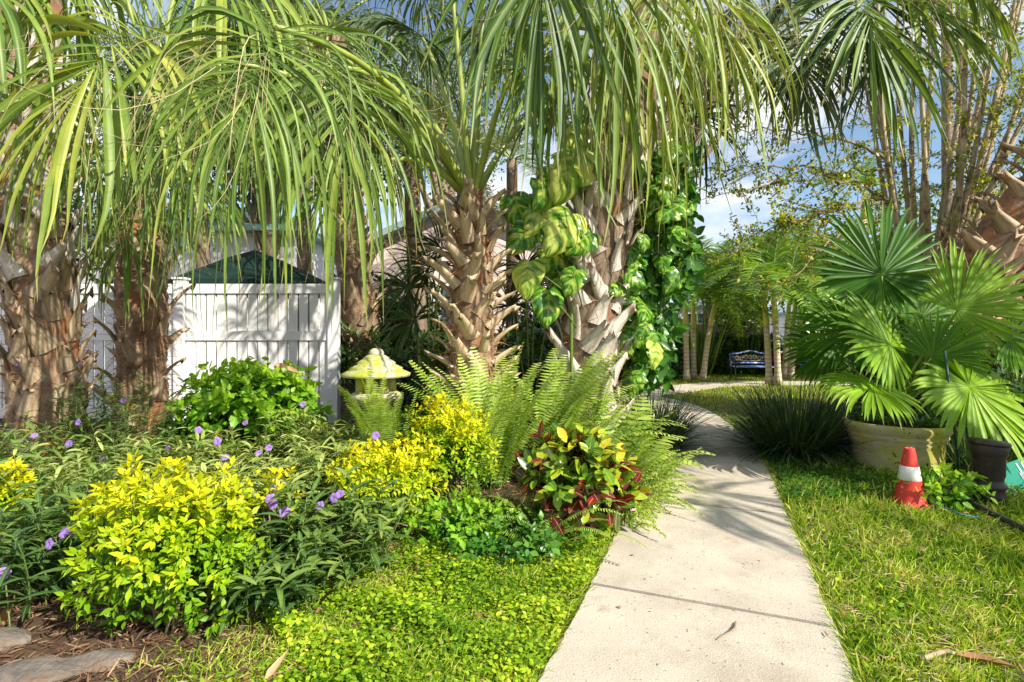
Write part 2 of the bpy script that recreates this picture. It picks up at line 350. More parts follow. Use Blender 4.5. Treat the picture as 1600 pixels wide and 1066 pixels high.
def slabs(P, hw, first, step, top, name, label):
    d = np.r_[0, np.cumsum(np.linalg.norm(np.diff(P, axis=0), axis=1))]
    g = G(); s = first; rr = RNG(4)
    T = nz(np.gradient(P, axis=0)); Nn = np.stack([-T[:, 1], T[:, 0]], 1)
    while s < d[-1] - .1:
        e = min(s + step, d[-1]); u = np.linspace(s + .015, e - .015, 30)
        c = np.stack([np.interp(u, d, P[:, k]) for k in (0, 1)], 1); n = nz(np.stack([np.interp(u, d, Nn[:, k]) for k in (0, 1)], 1))
        dz = rr.uniform(-.002, .002)
        rows = []
        for off, z in ((-hw, -.06), (-hw, top - .012), (-hw + .012, top), (0, top), (hw - .012, top), (hw, top - .012), (hw, -.06)):
            j = (rr.rand(len(u)) - .5) * .014 if abs(off) > hw - .02 and z > 0 else 0
            q = c + n * (off + j if np.isscalar(j) else (off + j)[:, None]); rows.append(np.column_stack([q, np.full(len(u), z + dz)]))
        V = np.stack(rows, 1); a = V.shape[1]
        # end drops
        e0 = V[:1].copy(); e0[..., 2] = -.06; e1 = V[-1:].copy(); e1[..., 2] = -.06
        V = np.concatenate([e0, V, e1]); nn = len(V); V = V.reshape(-1, 3)
        i = np.arange(nn - 1)[:, None] * a + np.arange(a - 1)[None]
        Q = np.stack([i, i + a, i + a + 1, i + 1], -1).reshape(-1, 4)
        g.add((V, Q, np.full(len(V), .5), np.zeros(len(V)), np.zeros(len(V)))); s = e
    return tag(g.build(name, M['concrete'], smooth=False), label, kind='structure')
dM = np.r_[0, np.cumsum(np.linalg.norm(np.diff(MAIN, axis=0), axis=1))]
j1 = dM[np.argmin(np.linalg.norm(MAIN - A3(.97, 2.67), axis=1))]
STEP = 1.63
slabs(MAIN, HWM, j1 - 2 * STEP, STEP, .03, 'path', 'pale concrete garden path curving away, cut by joints')
slabs(CROSS, HWC, .0, STEP, .026, 'cross_path', 'narrow concrete path crossing the far lawn')

g = G(); n = 60; xs = np.linspace(-70, 70, n); X, Y = np.meshgrid(xs, xs + 45)
V = np.stack([X, Y, np.zeros_like(X)], -1).reshape(-1, 3); i = np.arange(n - 1)[:, None] * n + np.arange(n - 1)[None]
g.add((V, np.stack([i, i + 1, i + n + 1, i + n], -1).reshape(-1, 4), np.full(len(V), .5), np.zeros(len(V)), np.zeros(len(V))))
tag(g.build('ground', M['soil']), 'dark soil under the beds and lawns', kind='structure')

# ------------------------------------------------------------------ lawn, ground cover, mulch
def bed_edge(y):    # X of the limit between planted bed (left) and ground cover, as a function of distance
    return np.interp(y, [1.5, 2.1, 2.6, 3.1, 3.5, 3.9, 4.3, 4.6], [-1.05, -1.0, -.95, -.80, -.38, .28, .80, 1.2])

def scatter_pts(rng, n, x0, x1, y0, y1, test):
    # denser nearer to the eye: probability ~ 1/y
    y = y0 * (y1 / y0) ** rng.rand(n); x = rng.uniform(x0, x1, n)
    k = test(x, y); return x[k], y[k]

def offpath(x, y, m=.0):
    d1, _ = pdist(x, y, MAIN); d2, _ = pdist(x, y, CROSS); return (d1 > HWM + m) & (d2 > HWC + m)

def grass(rng, x, y, h, w, lean=.55, name='grass', mt='grass', label='', steps=3, rscale=1.):
    n = len(x); p = np.column_stack([x, y, np.full(n, -.005)])
    a = rng.rand(n) * 2 * PI; t = rng.rand(n) ** .7 * lean
    d = np.column_stack([np.cos(a) * t, np.sin(a) * t, np.ones(n)])
    patch = .5 + .5 * np.sin(x * 3.1 + 1.3 * np.sin(y * 2.3)) * np.sin(y * 2.7 + x)
    p2 = np.clip(.5 + .9 * np.sin(x * 6.3 + 2 * np.sin(y * 3.9 + 1)) * np.sin(y * 7.1 + 1.7 * np.sin(x * 4.4)), 0, 1)
    hh = h * rng.uniform(.35, 1.35, n) * (.6 + .4 * patch + .25 * p2)
    r = np.clip(rng.rand(n) * .66 * rscale + .34 * p2 * rng.rand(n) + .22 * patch * rng.rand(n) ** 3, 0, 1)
    g = G().add(ribbons(p, d, np.column_stack([np.cos(a + 1.2), np.sin(a + 1.2), .3 * np.ones(n)]), hh, w * rng.uniform(.7, 1.3, n), [.8, 1, .7, .08] if steps == 3 else [1, .8, .1], rng.uniform(.05, .55, n), rnd=r))
    return tag(g.build(name, M[mt]), label, kind='stuff')

rg = RNG(11)
def right_lawn(x, y):
    d, s = pdist(x, y, MAIN); return offpath(x, y, .028) & (s < 0) & (x > 0)
x, y = scatter_pts(rg, 160000, .8, 7.5, 1.7, 8.5, right_lawn)
k = x < y * 1.03 + .3; x, y = x[k], y[k]
grass(rg, x, y, .095 * (1 + .03 * y), .0070 * (1 + .22 * (y - 2)), lean=1.1, label='sunny coarse lawn right of the path')
x, y = scatter_pts(rg, 130000, -1.5, 18, 8.4, 24, lambda x, y: offpath(x, y, .01))
k = (x < y * 1.02) & ((x > 1.3) | (y > 12)); x, y = x[k], y[k]
grass(rg, x, y, .07, .011 * (y / 9) ** .7, label='far lawn around the cross path and benches', steps=2)
def left_patch(x, y): return offpath(x, y, .012) & (pdist(x, y, MAIN)[1] > 0) & (x > bed_edge(y) + .12 * np.sin(y * 9) - .15) & (y < 5.2)
x, y = scatter_pts(rg, 85000, -1.6, 2.0, 1.6, 5.2, lambda x, y: offpath(x, y, .012) & (pdist(x, y, MAIN)[1] > 0) & (x > bed_edge(y) - .25 + .3 * rg.normal(size=len(x))) & (y < 5.2))
grass(rg, x, y, .075, .0052, lean=1.1, label='thin grass blades among the ground cover left of the path')
x, y = scatter_pts(rg, 120000, -1.3, 2.0, 1.6, 5.2, left_patch)
k = (rg.rand(len(x)) < np.clip((y - 1.7) * .8 + .35, 0, 1)) & (x < y * .43 - .35 + .5 * rg.rand(len(x)) ** 2 * 2); x, y = x[k], y[k]
n = len(x); zz = rg.uniform(.008, .06, n) * (1 + .7 * np.sin(x * 9 + 2 * np.sin(y * 5)) * np.sin(y * 8)); a = rg.rand(n) * 2 * PI
g = G().add(ribbons(np.column_stack([x, y, zz]), np.column_stack([np.cos(a), np.sin(a), rg.uniform(-.2, .5, n)]), UP + rsph(rg, n) * .6, rg.uniform(.012, .034, n), rg.uniform(.009, .022, n), [.25, 1, .9, .15], .1, rnd=np.clip(rg.rand(n) * .85 + .18 * np.sin(x * 5 + y * 4) * np.sin(y * 7 - x), 0, 1)))
tag(g.build('ground_cover', M['clover']), 'bright small-leaved ground cover left of the path', kind='stuff')
x, y = scatter_pts(rg, 60000, .8, 8, 1.7, 9, right_lawn); n = len(x); a = rg.rand(n) * 2 * PI
k = np.sin(x * 6.3 + 2 * np.sin(y * 3.9 + 1)) * np.sin(y * 7.1 + 1.7 * np.sin(x * 4.4)) + rg.normal(size=n) * .5 > .1; x, y, a = x[k], y[k], a[k]; n = len(x)
g = G().add(ribbons(np.column_stack([x, y, rg.uniform(.01, .05, n)]), np.column_stack([np.cos(a), np.sin(a), rg.uniform(-.2, .4, n)]), rsph(rg, n) + UP, rg.uniform(.03, .09, n), rg.uniform(.002, .006, n), [.7, 1, 1, .3], rg.uniform(-.1, .3, n), rnd=.35 + .65 * rg.rand(n)))
tag(g.build('thatch', M['thread']), 'dry straw-coloured thatch showing between the lawn blades', kind='stuff')
x, y = scatter_pts(rg, 9000, .8, 6, 1.7, 7, right_lawn); n = len(x); a = rg.rand(n) * 2 * PI
k = np.sin(x * 2.3 + 2 * np.sin(y * 1.9)) * np.sin(y * 2.1 + x) > .25; x, y, a = x[k], y[k], a[k]; n = len(x)
g = G().add(ribbons(np.column_stack([x, y, rg.uniform(.03, .07, n)]), np.column_stack([np.cos(a), np.sin(a), rg.uniform(-.2, .5, n)]), UP + rsph(rg, n) * .5, rg.uniform(.015, .04, n), rg.uniform(.012, .028, n), [.2, 1, .85, .1], .12, rnd=rg.rand(n)))
tag(g.build('weeds', M['clover']), 'patches of small broad-leaved weeds in the right lawn', kind='stuff')
# weeds in the shade by the pot
x, y = scatter_pts(rg, 16000, 2.2, 5.6, 4.3, 6.4, right_lawn); n = len(x); a = rg.rand(n) * 2 * PI
g = G().add(ribbons(np.column_stack([x, y, rg.uniform(.02, .09, n)]), np.column_stack([np.cos(a), np.sin(a), rg.uniform(-.2, .5, n)]), UP + rsph(rg, n) * .4, rg.uniform(.02, .045, n), rg.uniform(.018, .035, n), [.2, 1, .85, .1], .12, rnd=rg.rand(n) * .8))
tag(g.build('ground_cover', M['round']), 'low leafy weeds in the shade around the big pot', kind='stuff')
# edge blades that lean over the concrete
for (s0, s1, side, cnt) in ((.9, 4.9, -1, 2600), (.9, 4.9, 1, 1500)):
    pass
d = dM; u = rg.uniform(1.4, 8, 2800); cx = np.interp(u, d, MAIN[:, 0]); cy = np.interp(u, d, MAIN[:, 1])
T = nz(np.gradient(MAIN, axis=0)); tx = np.interp(u, d, T[:, 0]); ty = np.interp(u, d, T[:, 1])
sd = np.where(rg.rand(len(u)) < .6, -1, 1); off = HWM + rg.uniform(.004, .05, len(u))
p = np.column_stack([cx - ty * sd * off, cy + tx * sd * off, np.zeros(len(u))])
dd = np.column_stack([ty * sd, -tx * sd, rg.uniform(.8, 2.6, len(u))]) + rsph(rg, len(u)) * .5
g = G().add(ribbons(p, dd, rsph(rg, len(u)), rg.uniform(.04, .10, len(u)), .0042, [1, .9, .6, .08], .18, rnd=rg.rand(len(u)) * .85))
tag(g.build('grass', M['grass']), 'ragged grass blades leaning over the path edges', kind='stuff')
# mulch
n = 110000; y = 1.5 * (7.5 / 1.5) ** rg.rand(n); x = rg.uniform(-1, 1, n) * 7
k = (x < bed_edge(y) + .35) & (x > -y * 1.05) & offpath(x, y, .03); x, y = x[k], y[k]; n = len(x); a = rg.rand(n) * 2 * PI
g = G().add(ribbons(np.column_stack([x, y, rg.uniform(.0, .035, n)]), np.column_stack([np.cos(a), np.sin(a), rg.uniform(-.25, .35, n)]), rsph(rg, n) + UP, rg.uniform(.015, .09, n), rg.uniform(.002, .008, n), [.7, 1, 1, .4], rg.uniform(-.1, .25, n)))
tag(g.build('mulch', M['mulch']), 'brown shredded mulch and pine straw on the planting bed', kind='stuff')
n = 1300; y = 1.7 * (7 / 1.7) ** rg.rand(n); x = rg.uniform(-1.2, 5, n); k = offpath(x, y, -.0) | (rg.rand(n) < .04); x, y = x[k], y[k]; n = len(x); a = rg.rand(n) * 2 * PI
g = G().add(ribbons(np.column_stack([x, y, rg.uniform(.035, .06, n)]), np.column_stack([np.cos(a), np.sin(a), rg.uniform(-.1, .2, n)]), UP + rsph(rg, n) * .4, rg.uniform(.02, .05, n), rg.uniform(.008, .02, n), [.15, 1, .9, .1], .1))
tag(g.build('leaf_litter', M['dry']), 'small fallen brown leaves scattered over the lawns', kind='stuff')

# ------------------------------------------------------------------ fan fronds
def fan(rng, hub, axis, normal, R_, nseg=44, spread=2.5, fused=.34, droop=.3, costa=.22, steps=9, pleat=.22, tone=.5, tvar=.35, limp=0., wmul=1.):
    axis = nz(axis); normal = nz(normal - axis * (normal @ axis)); side = np.cross(axis, normal)
    th = np.linspace(-spread, spread, nseg); dth = 2 * spread / (nseg - 1)
    c = np.clip(1 - np.abs(th) / spread, 0, 1) * costa * R_
    p0 = hub + axis * c[:, None] - UP * (c ** 2)[:, None] * .8 + rng.normal(size=(nseg, 3)) * .012 * (limp > 0)
    th = th + rng.normal(size=nseg) * dth * (.12 + .55 * (limp > 0))
    jit = .03 + .09 * (limp > 0)
    d = axis * np.cos(th)[:, None] + side * np.sin(th)[:, None] - normal * .10 + rng.normal(size=(nseg, 3)) * jit
    L = R_ * ((.62 + .38 * np.cos(th * .6)) if limp else (.38 + .62 * np.cos(th * .50))) * rng.uniform(.62 if limp else .86, 1.12 if limp else 1.08, nseg)
    base_j = rng.uniform(.5, 1.25, nseg) if limp else 1.
    s = np.linspace(0, 1, steps + 1); base = 2 * math.tan(dth / 2) * fused * R_ * 1.12 * wmul
    pr = np.where(s < fused, .15 + .85 * s / fused, 1 - np.clip((s - fused) / (1 - fused), 0, 1) ** 1.5); pr[-1] = .03
    k = droop * np.clip((s[:-1] - fused * .6) / (1 - fused * .6), 0, 1) ** .8 * (9 / steps)
    if limp: k = droop * np.array([.0, .3, .6, .8, 1, 1.1, 1, .8, .6])[:steps] * .55
    dr = k[None] * rng.uniform(.55, 1.6, (nseg, 1)) + limp * .12
    if limp: dr = dr * rng.uniform(.5, 1.5, dr.shape)
    r = np.clip(tone + rng.uniform(-tvar, tvar, nseg), 0, 1)
    dft = None
    if limp:
        c0 = rng.normal(size=(1, nseg, 3)) * .07; dft = c0 + rng.normal(size=(steps, nseg, 3)) * .07
        dft = dft * np.clip(s[:-1] - fused * .7, 0, 1)[:, None, None] * 2.2; dft[..., 2] *= .4
    else:
        dft = rng.normal(size=(1, nseg, 3)) * .05 * np.clip(s[:-1] - fused * .8, 0, 1)[:, None, None] * 2
    return ribbons(p0, d, np.broadcast_to(normal, (nseg, 3)) + rng.normal(size=(nseg, 3)) * (.12 + .55 * (limp > 0)), L, base * base_j, pr, dr, 3, pleat, rnd=r, drift=dft)

def threads(rng, hub, axis, R_, n=16):
    d = nz(axis + rsph(rng, n) * .75); p = hub + d * R_ * .35
    return ribbons(p, d, rsph(rng, n), rng.uniform(.4, .8, n) * R_, .0035, [1, 1, 1, .9, .8, .7, .5, .3], rng.uniform(.05, .6, (n, 7)) * rng.choice([-.6, 1, 1], (n, 1)), 2)

def frond(rng, palm, crown, hub, R_, axis=None, normal=None, arch=.35, mt='sabal', th=14, pr=.017, label=None, **kw):
    crown = np.asarray(crown, float); hub = np.asarray(hub, float)
    mid = (crown + hub) / 2 + UP * arch * np.linalg.norm(hub - crown) * .6
    P = bez(crown, mid, hub, 12)
    if axis is None: axis = nz(nz(hub - mid) - UP * .15)
    axis = nz(np.asarray(axis, float))
    if normal is None:
        h = axis.copy(); h[2] = 0; normal = UP * 1.0 + nz(h) * .6 * (1 if axis[2] < .2 else -.3)
        if abs(nz(normal) @ axis) > .95: normal = A3(0, -1, .3)
    if mt.startswith('sabal'):
        kw['droop'] = kw.get('droop', .3) * 1.75; kw.setdefault('limp', .35); kw.setdefault('costa', .32); R_ = R_ * 1.1; kw['nseg'] = int(kw.get('nseg', 44) * 1.3)
    g = G().add(fan(rng, hub, axis, np.asarray(normal, float), R_, **kw))
    if th: g.add(threads(rng, hub, axis, R_, th), 1)
    o = g.build('frond', [M[mt], M['thread']], palm)
    pt = G().add(tube(P, np.linspace(pr * 1.6, pr * .7, len(P)), 6)).build('petiole', M['petiole'], None, origin=np.array(palm['_o']))
    pt.location = (0, 0, 0); pt.parent = o
    return o

def boot_mesh(rng, mt, L=.42, w=.17, w1=.5):
    rows = 7; s = np.linspace(0, 1, rows); V = []
    for k, t in enumerate(s):
        ww = w * (1.1 - (1.1 - w1) * min(1, t * 1.35)) / 2; th = .045 * (1 - .55 * t) + .006
        y = .22 * t ** 2.2 * L; z = L * t * (1 - .06 * t)
        jag = (rng.uniform(-.05, .05, 6) - np.array([0, .05, .09, .04, 0, .06]) * L * 2) if k == rows - 1 else rng.uniform(-.004, .004, 6)
        for q, (a, b) in enumerate(((-1, -.1), (-.55, .55), (0, .8), (.55, .55), (1, -.1), (0, -.35))):
            V.append((a * ww, y + b * th, z + jag[q]))
    V = np.array(V); V[:, 0] += np.repeat(s, 6) ** 2 * rng.uniform(-.05, .05)
    Q = [[k * 6 + q, k * 6 + (q + 1) % 6, (k + 1) * 6 + (q + 1) % 6, (k + 1) * 6 + q] for k in range(rows - 1) for q in range(6)]
    e = (rows - 1) * 6; Q += [[e, e + 1, e + 2, e + 5], [e + 2, e + 3, e + 4, e + 5]]
    g = G(); g.add((V, np.array(Q), np.full(len(V), rng.rand()), np.repeat(s, 6), np.zeros(len(V))))
    return g.mesh('leaf_base', M[mt], smooth=True)

def palm_trunk(palm, P, rad, bark, boot, nb, seed, z0=0., tilt=(20, 45), L=.42, w=.17, lean=14, zmax=None, w1=.5, low=None):
    rng = RNG(seed); o = np.array(palm['_o']); P = spline(P, 10)
    z = P[:, 2]; rr = np.interp(z, np.linspace(z[0], z[-1], len(rad)), rad)
    D = [0]; Z = np.linspace(z[0], z[-1], 70)
    PP = np.column_stack([np.interp(Z, z, P[:, 0]), np.interp(Z, z, P[:, 1]), Z]); RR = np.interp(Z, z, rr)
    tr = G().add(tube(PP, RR, 22, .09, rng)); 
    nf = 1500; zz = rng.uniform(z[0], min(z[-1], zmax or 99), nf); aa = rng.rand(nf) * 2 * PI
    pc = np.column_stack([np.interp(zz, z, P[:, 0]), np.interp(zz, z, P[:, 1]), zz]); ro = np.interp(zz, z, rr)
    out = np.column_stack([np.cos(aa), np.sin(aa), np.zeros(nf)])
    tr.add(ribbons(pc + out * ro[:, None] * .95, out * .6 + rsph(rng, nf) * .8 + UP * .3, rsph(rng, nf), rng.uniform(.05, .28, nf), rng.uniform(.003, .010, nf), [1, .9, .7, .2], rng.uniform(0, .5, nf)), 1)
    tr.build('trunk', [M[bark], M['fiber']], palm)
    ms = [boot_mesh(rng, boot, L * rng.uniform(.8, 1.2), w, w1 * rng.uniform(.85, 1.2)) for _ in range(6)]
    ml = [boot_mesh(rng, low, L * rng.uniform(.8, 1.2), w, w1 * rng.uniform(.85, 1.2)) for _ in range(6)] if low else ms
    top = min(z[-1], zmax or 99) - .1
    for i in range(nb):
        f = i / nb; zi = z0 + (top - z0) * f; a = i * 2.39996 + rng.uniform(-.12, .12)
        c = A3(np.interp(zi, z, P[:, 0]), np.interp(zi, z, P[:, 1]), zi); r = np.interp(zi, z, rr)
        outv = A3(math.cos(a), math.sin(a), 0); tan = A3(-math.sin(a), math.cos(a), 0)
        tl = math.radians(rng.uniform(*tilt)); ln = math.radians(lean) * rng.choice([-1, 1]) * rng.uniform(.6, 1.4)
        Zv = nz(UP * math.cos(tl) + outv * math.sin(tl) + tan * math.tan(ln)); Xv = nz(tan - Zv * (tan @ Zv)); Yv = np.cross(Zv, Xv)
        if Yv @ outv < 0: Xv = -Xv; Yv = -Yv
        p = c + outv * r * .93 - o; sc = rng.uniform(.8, 1.15)
        Mx = Matrix(((Xv[0] * sc, Yv[0] * sc, Zv[0] * sc, p[0]), (Xv[1] * sc, Yv[1] * sc, Zv[1] * sc, p[1]), (Xv[2] * sc, Yv[2] * sc, Zv[2] * sc, p[2]), (0, 0, 0, 1)))
        link('leaf_base', (ml if zi < 2.0 + .5 * math.sin(i * 1.9) else ms)[i % 6], palm, Mx)

def gp(px, Y): return A3((px - 800) / F * Y, Y, 0)

# --- palm A, far left
r = RNG(21)
A = empty('palm_tree', gp(78, 5.5), 'massive palm at the left edge with grey and orange boot-covered trunk', 'palm tree', 'cabbage palms along the bed')
palm_trunk(A, [gp(78, 5.5), at(72, 560, 5.5), at(62, 400, 5.5), at(45, 200, 5.5), at(45, 0, 5.5), at(60, -250, 5.4)], [.35, .28, .28, .29, .30, .3], 'bark_old', 'boot_grey', 99, 22, z0=.5, tilt=(3, 16), L=.46, w=.25, lean=24, zmax=4.6, w1=.45, low='boot_orange')
cA = at(60, -260, 5.4)
for hub, R_, ax, nm, kw in [
    (at(210, 40, 3.6), 1.35, (-.45, -.2, -.55), (.35, -.6, .7), dict(droop=.26, tone=.85, nseg=34, spread=1.9, fused=.42, wmul=.85)),
    (at(20, -60, 3.9), 1.3, (-.1, -.5, -.6), (.1, -.8, .5), dict(droop=.5, tone=.6)),
    (at(110, 90, 4.3), 1.2, (-.1, -.2, -.9), (0, -.9, .4), dict(droop=.5, tone=.6, nseg=46, spread=1.8, th=26)),
    (at(265, 110, 4.9), 1.2, (.2, -.2, -.9), (.1, -.9, .4), dict(droop=.5, tone=.5, nseg=46, spread=1.9, th=26)),
    (at(165, 200, 5.2), 1.1, (.0, -.2, -.9), (0, -.9, .4), dict(droop=.45, tone=.35, nseg=46, spread=1.9, th=26)),
    (at(330, -90, 4.6), 1.3, (.35, -.3, -.5), (.2, -.7, .7), dict(droop=.5, tone=.55)),
    (at(130, -110, 4.0), 1.2, (.1, -.3, -.8), (0, -1, .2), dict(droop=.5, tone=.5)),
    (at(-150, -60, 4.6), 1.3, (-.5, -.3, -.4), None, dict(droop=.45)),
    (at(-60, 100, 5.0), 1.2, (-.4, -.5, -.4), None, dict(droop=.45)),
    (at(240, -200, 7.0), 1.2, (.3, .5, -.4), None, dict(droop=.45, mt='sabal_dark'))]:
    frond(r, A, cA, hub, R_, ax, nm, **kw)
# --- palm B
B = empty('palm_tree', gp(222, 7.0), 'palm with smooth orange-tan lower trunk standing before the white fence', 'palm tree', 'cabbage palms along the bed')
palm_trunk(B, [gp(222, 7.0), at(222, 600, 7.0), at(222, 480, 7.0), at(222, 400, 7.0), at(218, 300, 7.0)], [.36, .27, .29, .27, .24], 'bark_old', 'boot_orange', 30, 32, z0=.0, tilt=(10, 40), L=.44, w=.22)
cB = at(218, 310, 7.0)
for hub, R_, ax, nm, kw in [
    (at(190, 235, 6.0), 1.35, (-.75, -.35, .05), (.1, -.4, .9), dict(droop=.2, tone=.8, spread=1.3, nseg=26)),
    (at(215, 330, 6.2), 1.15, (0, -.5, -.6), (0, -.8, .5), dict(droop=.5, tone=.55)),
    (at(270, 270, 6.0), 1.25, (.5, -.5, -.2), None, dict(droop=.5, tone=.5)),
    (at(330, 210, 6.4), .85, (.7, -.3, .1), None, dict(droop=.45, tone=.5)),
    (at(130, 260, 6.3), 1.2, (-.6, -.4, -.2), None, dict(droop=.45, tone=.6)),
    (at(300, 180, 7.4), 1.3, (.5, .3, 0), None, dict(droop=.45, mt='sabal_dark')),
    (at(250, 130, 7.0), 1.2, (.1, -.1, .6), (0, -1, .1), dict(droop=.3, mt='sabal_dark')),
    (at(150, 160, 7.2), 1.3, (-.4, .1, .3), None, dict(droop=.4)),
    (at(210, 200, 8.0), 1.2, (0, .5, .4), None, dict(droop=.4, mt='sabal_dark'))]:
    frond(r, B, cB, hub, R_, ax, nm, **kw)
# --- palm C
Cc = empty('palm_tree', gp(572, 9.1), 'slim palm trunk right of the fence end, behind the concrete lantern', 'palm tree', 'cabbage palms along the bed')
palm_trunk(Cc, [gp(572, 9.1), at(565, 520, 9.1), at(548, 380, 9.1), at(532, 200, 9.1), at(515, 60, 9.1)], [.34, .29, .27, .25, .25], 'bark_tan', 'boot_orange', 62, 42, z0=.6, tilt=(15, 40), L=.46, w=.22)
cC = at(512, 50, 9.1)
for k, (px, py, Y, R_, ax, nm) in enumerate([(380, 20, 6.6, 1.2, (-.6, -.4, -.2), None), (560, 90, 6.5, 1.2, (.4, -.5, -.4), None), (450, 210, 7.8, 1.1, (-.4, .1, -.8), (0, -1, .1)), (590, 200, 7.9, 1.1, (.4, .1, -.8), (0, -1, .1)), (330, 60, 8.4, 1.2, (-.6, .2, -.3), None), (640, -20, 8.4, 1.2, (.6, .3, -.2), None), (500, 20, 8.8, 1.3, (0, .5, .1), None), (420, -40, 8.6, 1.3, (-.4, .3, .2), None), (600, 130, 8.6, 1.2, (.5, .4, -.5), None), (430, 60, 7.0, 1.2, (-.6, -.2, -.2), None), (600, 40, 7.2, 1.2, (.6, -.2, -.3), None), (510, 110, 6.8, 1.2, (0, -.4, -.7), (0, -1, .3)), (470, -40, 7.0, 1.2, (-.3, -.4, .4), None), (580, -60, 7.4, 1.2, (.4, 0, .4), None), (650, 90, 7.8, 1.1, (.7, 0, -.4), None), (400, 130, 7.8, 1.2, (-.7, .1, -.4), None), (540, 150, 7.2, 1.1, (.2, -.3, -.8), (0, -1, .1)), (470, 170, 7.4, 1.1, (-.3, -.2, -.8), (0, -1, .1))]):
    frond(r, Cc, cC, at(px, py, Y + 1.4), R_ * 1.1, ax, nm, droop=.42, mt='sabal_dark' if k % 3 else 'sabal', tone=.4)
# --- palm D, the centre
D = empty('palm_tree', gp(742, 5.5), 'short centre palm with tan leaf stubs sticking out all round', 'palm tree', 'cabbage palms along the bed')
palm_trunk(D, [gp(742, 5.5), at(742, 640, 5.5), at(738, 520, 5.5), at(738, 420, 5.5), at(735, 300, 5.5)], [.26, .23, .23, .20, .14], 'bark_tan', 'boot_tan', 86, 52, z0=.35, tilt=(22, 48), L=.38, w=.155, lean=20, w1=.55)
cD = at(738, 320, 5.5)
for hub, R_, ax, nm, kw in [
    (at(428, 42, 3.1), 1.20, (-.22, -.28, -.9), (.30, -.90, .30), dict(droop=.62, tone=.55, nseg=50, wmul=.85, spread=2.0, arch=.45, costa=.36, th=34)),
    (at(535, 105, 3.9), 1.35, (.12, -.3, -.8), (.2, -.9, .4), dict(droop=.55, tone=.6, nseg=34, spread=1.7, arch=.55, th=22)),
    (at(345, 95, 3.9), 1.25, (-.25, -.2, -.9), (-.1, -.9, .3), dict(droop=.55, tone=.4, nseg=46, spread=1.8, arch=.4, th=24)),
    (at(480, 60, 4.4), 1.3, (.1, -.2, -.9), (.1, -.9, .3), dict(droop=.5, tone=.3, nseg=46, spread=1.8, arch=.4, th=24)),
    (at(610, 250, 4.6), 1.0, (-.5, -.3, -.3), (-.1, -.8, .6), dict(droop=.5, tone=.5, nseg=30, spread=1.5, arch=.45)),
    (at(705, -30, 5.2), .8, (-.1, -.1, .9), (0, -1, .1), dict(droop=.25, tone=.35, arch=.0, mt='sabal_dark')),
    (at(760, -70, 5.4), 1.2, (.15, .1, .9), (0, -1, .1), dict(droop=.25, tone=.4, arch=.0)),
    (at(800, 110, 5.0), 1.1, (.5, -.3, .2), None, dict(droop=.5, tone=.5, arch=.25)),
    (at(660, 60, 6.2), 1.1, (-.35, .3, .5), None, dict(droop=.4, tone=.3, arch=.3, mt='sabal_dark')),
    (at(620, 150, 6.8), 1.1, (-.5, .5, .2), None, dict(droop=.45, tone=.3, arch=.4, mt='sabal_dark')),
    (at(850, 170, 6.3), 1.1, (.6, .3, .0), None, dict(droop=.5, tone=.3, arch=.35, mt='sabal_dark')),
    (at(745, 60, 6.6), 1.1, (.0, .5, .7), None, dict(droop=.3, tone=.3, arch=.1))]:
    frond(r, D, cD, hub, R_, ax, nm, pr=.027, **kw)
# --- palm E, tall beside the path
E = empty('palm_tree', gp(925, 5.9), 'tall palm beside the path with grey criss-cross trunk and vine', 'palm tree', 'cabbage palms along the bed')
palm_trunk(E, [gp(925, 5.9), at(922, 600, 5.9), at(925, 460, 5.9), at(945, 320, 5.9), at(970, 200, 5.9), at(1015, 50, 5.9), at(1045, -120, 5.9), at(1060, -300, 5.9)], [.32, .30, .34, .30, .26, .22, .2], 'bark_grey', 'boot_grey', 99, 62, z0=.2, tilt=(4, 13), L=.50, w=.25, lean=27, zmax=3.9, w1=.42)
cE = at(1060, -290, 5.9)
for hub, R_, ax, nm, kw in [
    (at(850, -130, 3.9), 1.3, (-.05, -.1, -1), (0, -1, .05), dict(droop=.42, tone=.12, nseg=30, wmul=1.35, spread=1.6, th=24)),
    (at(950, -110, 4.2), 1.55, (.1, -.1, -1), (0, -1, .1), dict(droop=.45, tone=.5, nseg=34, wmul=1.15, spread=1.6, th=40)),
    (at(1015, -90, 4.7), 1.75, (.15, 0, -1), (.1, -1, 0), dict(droop=.45, tone=.85, nseg=46, spread=1.5, th=44)),
    (at(1085, -60, 4.8), 1.5, (.5, -.1, -.9), (.2, -1, .2), dict(droop=.35, tone=.8, nseg=30, spread=1.2, th=26)),
    (at(895, 20, 5.1), 1.3, (-.15, -.2, -.8), (0, -1, .1), dict(droop=.45, tone=.55, nseg=40, th=26)),
    (at(985, 40, 5.3), 1.3, (.05, -.2, -.8), (.1, -1, .1), dict(droop=.4, tone=.7, nseg=40, th=26)),
    (at(860, -60, 5.8), 1.4, (-.5, 0, -.3), None, dict(droop=.45, tone=.35, mt='sabal_dark')),
    (at(1238, 62, 6.0), 1.15, (.25, -.2, -.9), (.1, -.9, .4), dict(droop=.2, tone=.7, nseg=44, wmul=1.2, mt='sabal_dark')),
    (at(1170, 60, 7.2), 1.15, (.5, .2, -.5), None, dict(droop=.4, tone=.5, mt='sabal_dark')),
    (at(1098, 168, 7.4), .9, (.05, .0, -.8), (0, -1, .2), dict(droop=.25, tone=.3, mt='sabal_dark')),
    (at(1080, 60, 7.2), 1.1, (.3, .3, -.4), None, dict(droop=.4, mt='sabal_dark'))]:
    frond(r, E, cE, hub, R_, ax, nm, **kw)
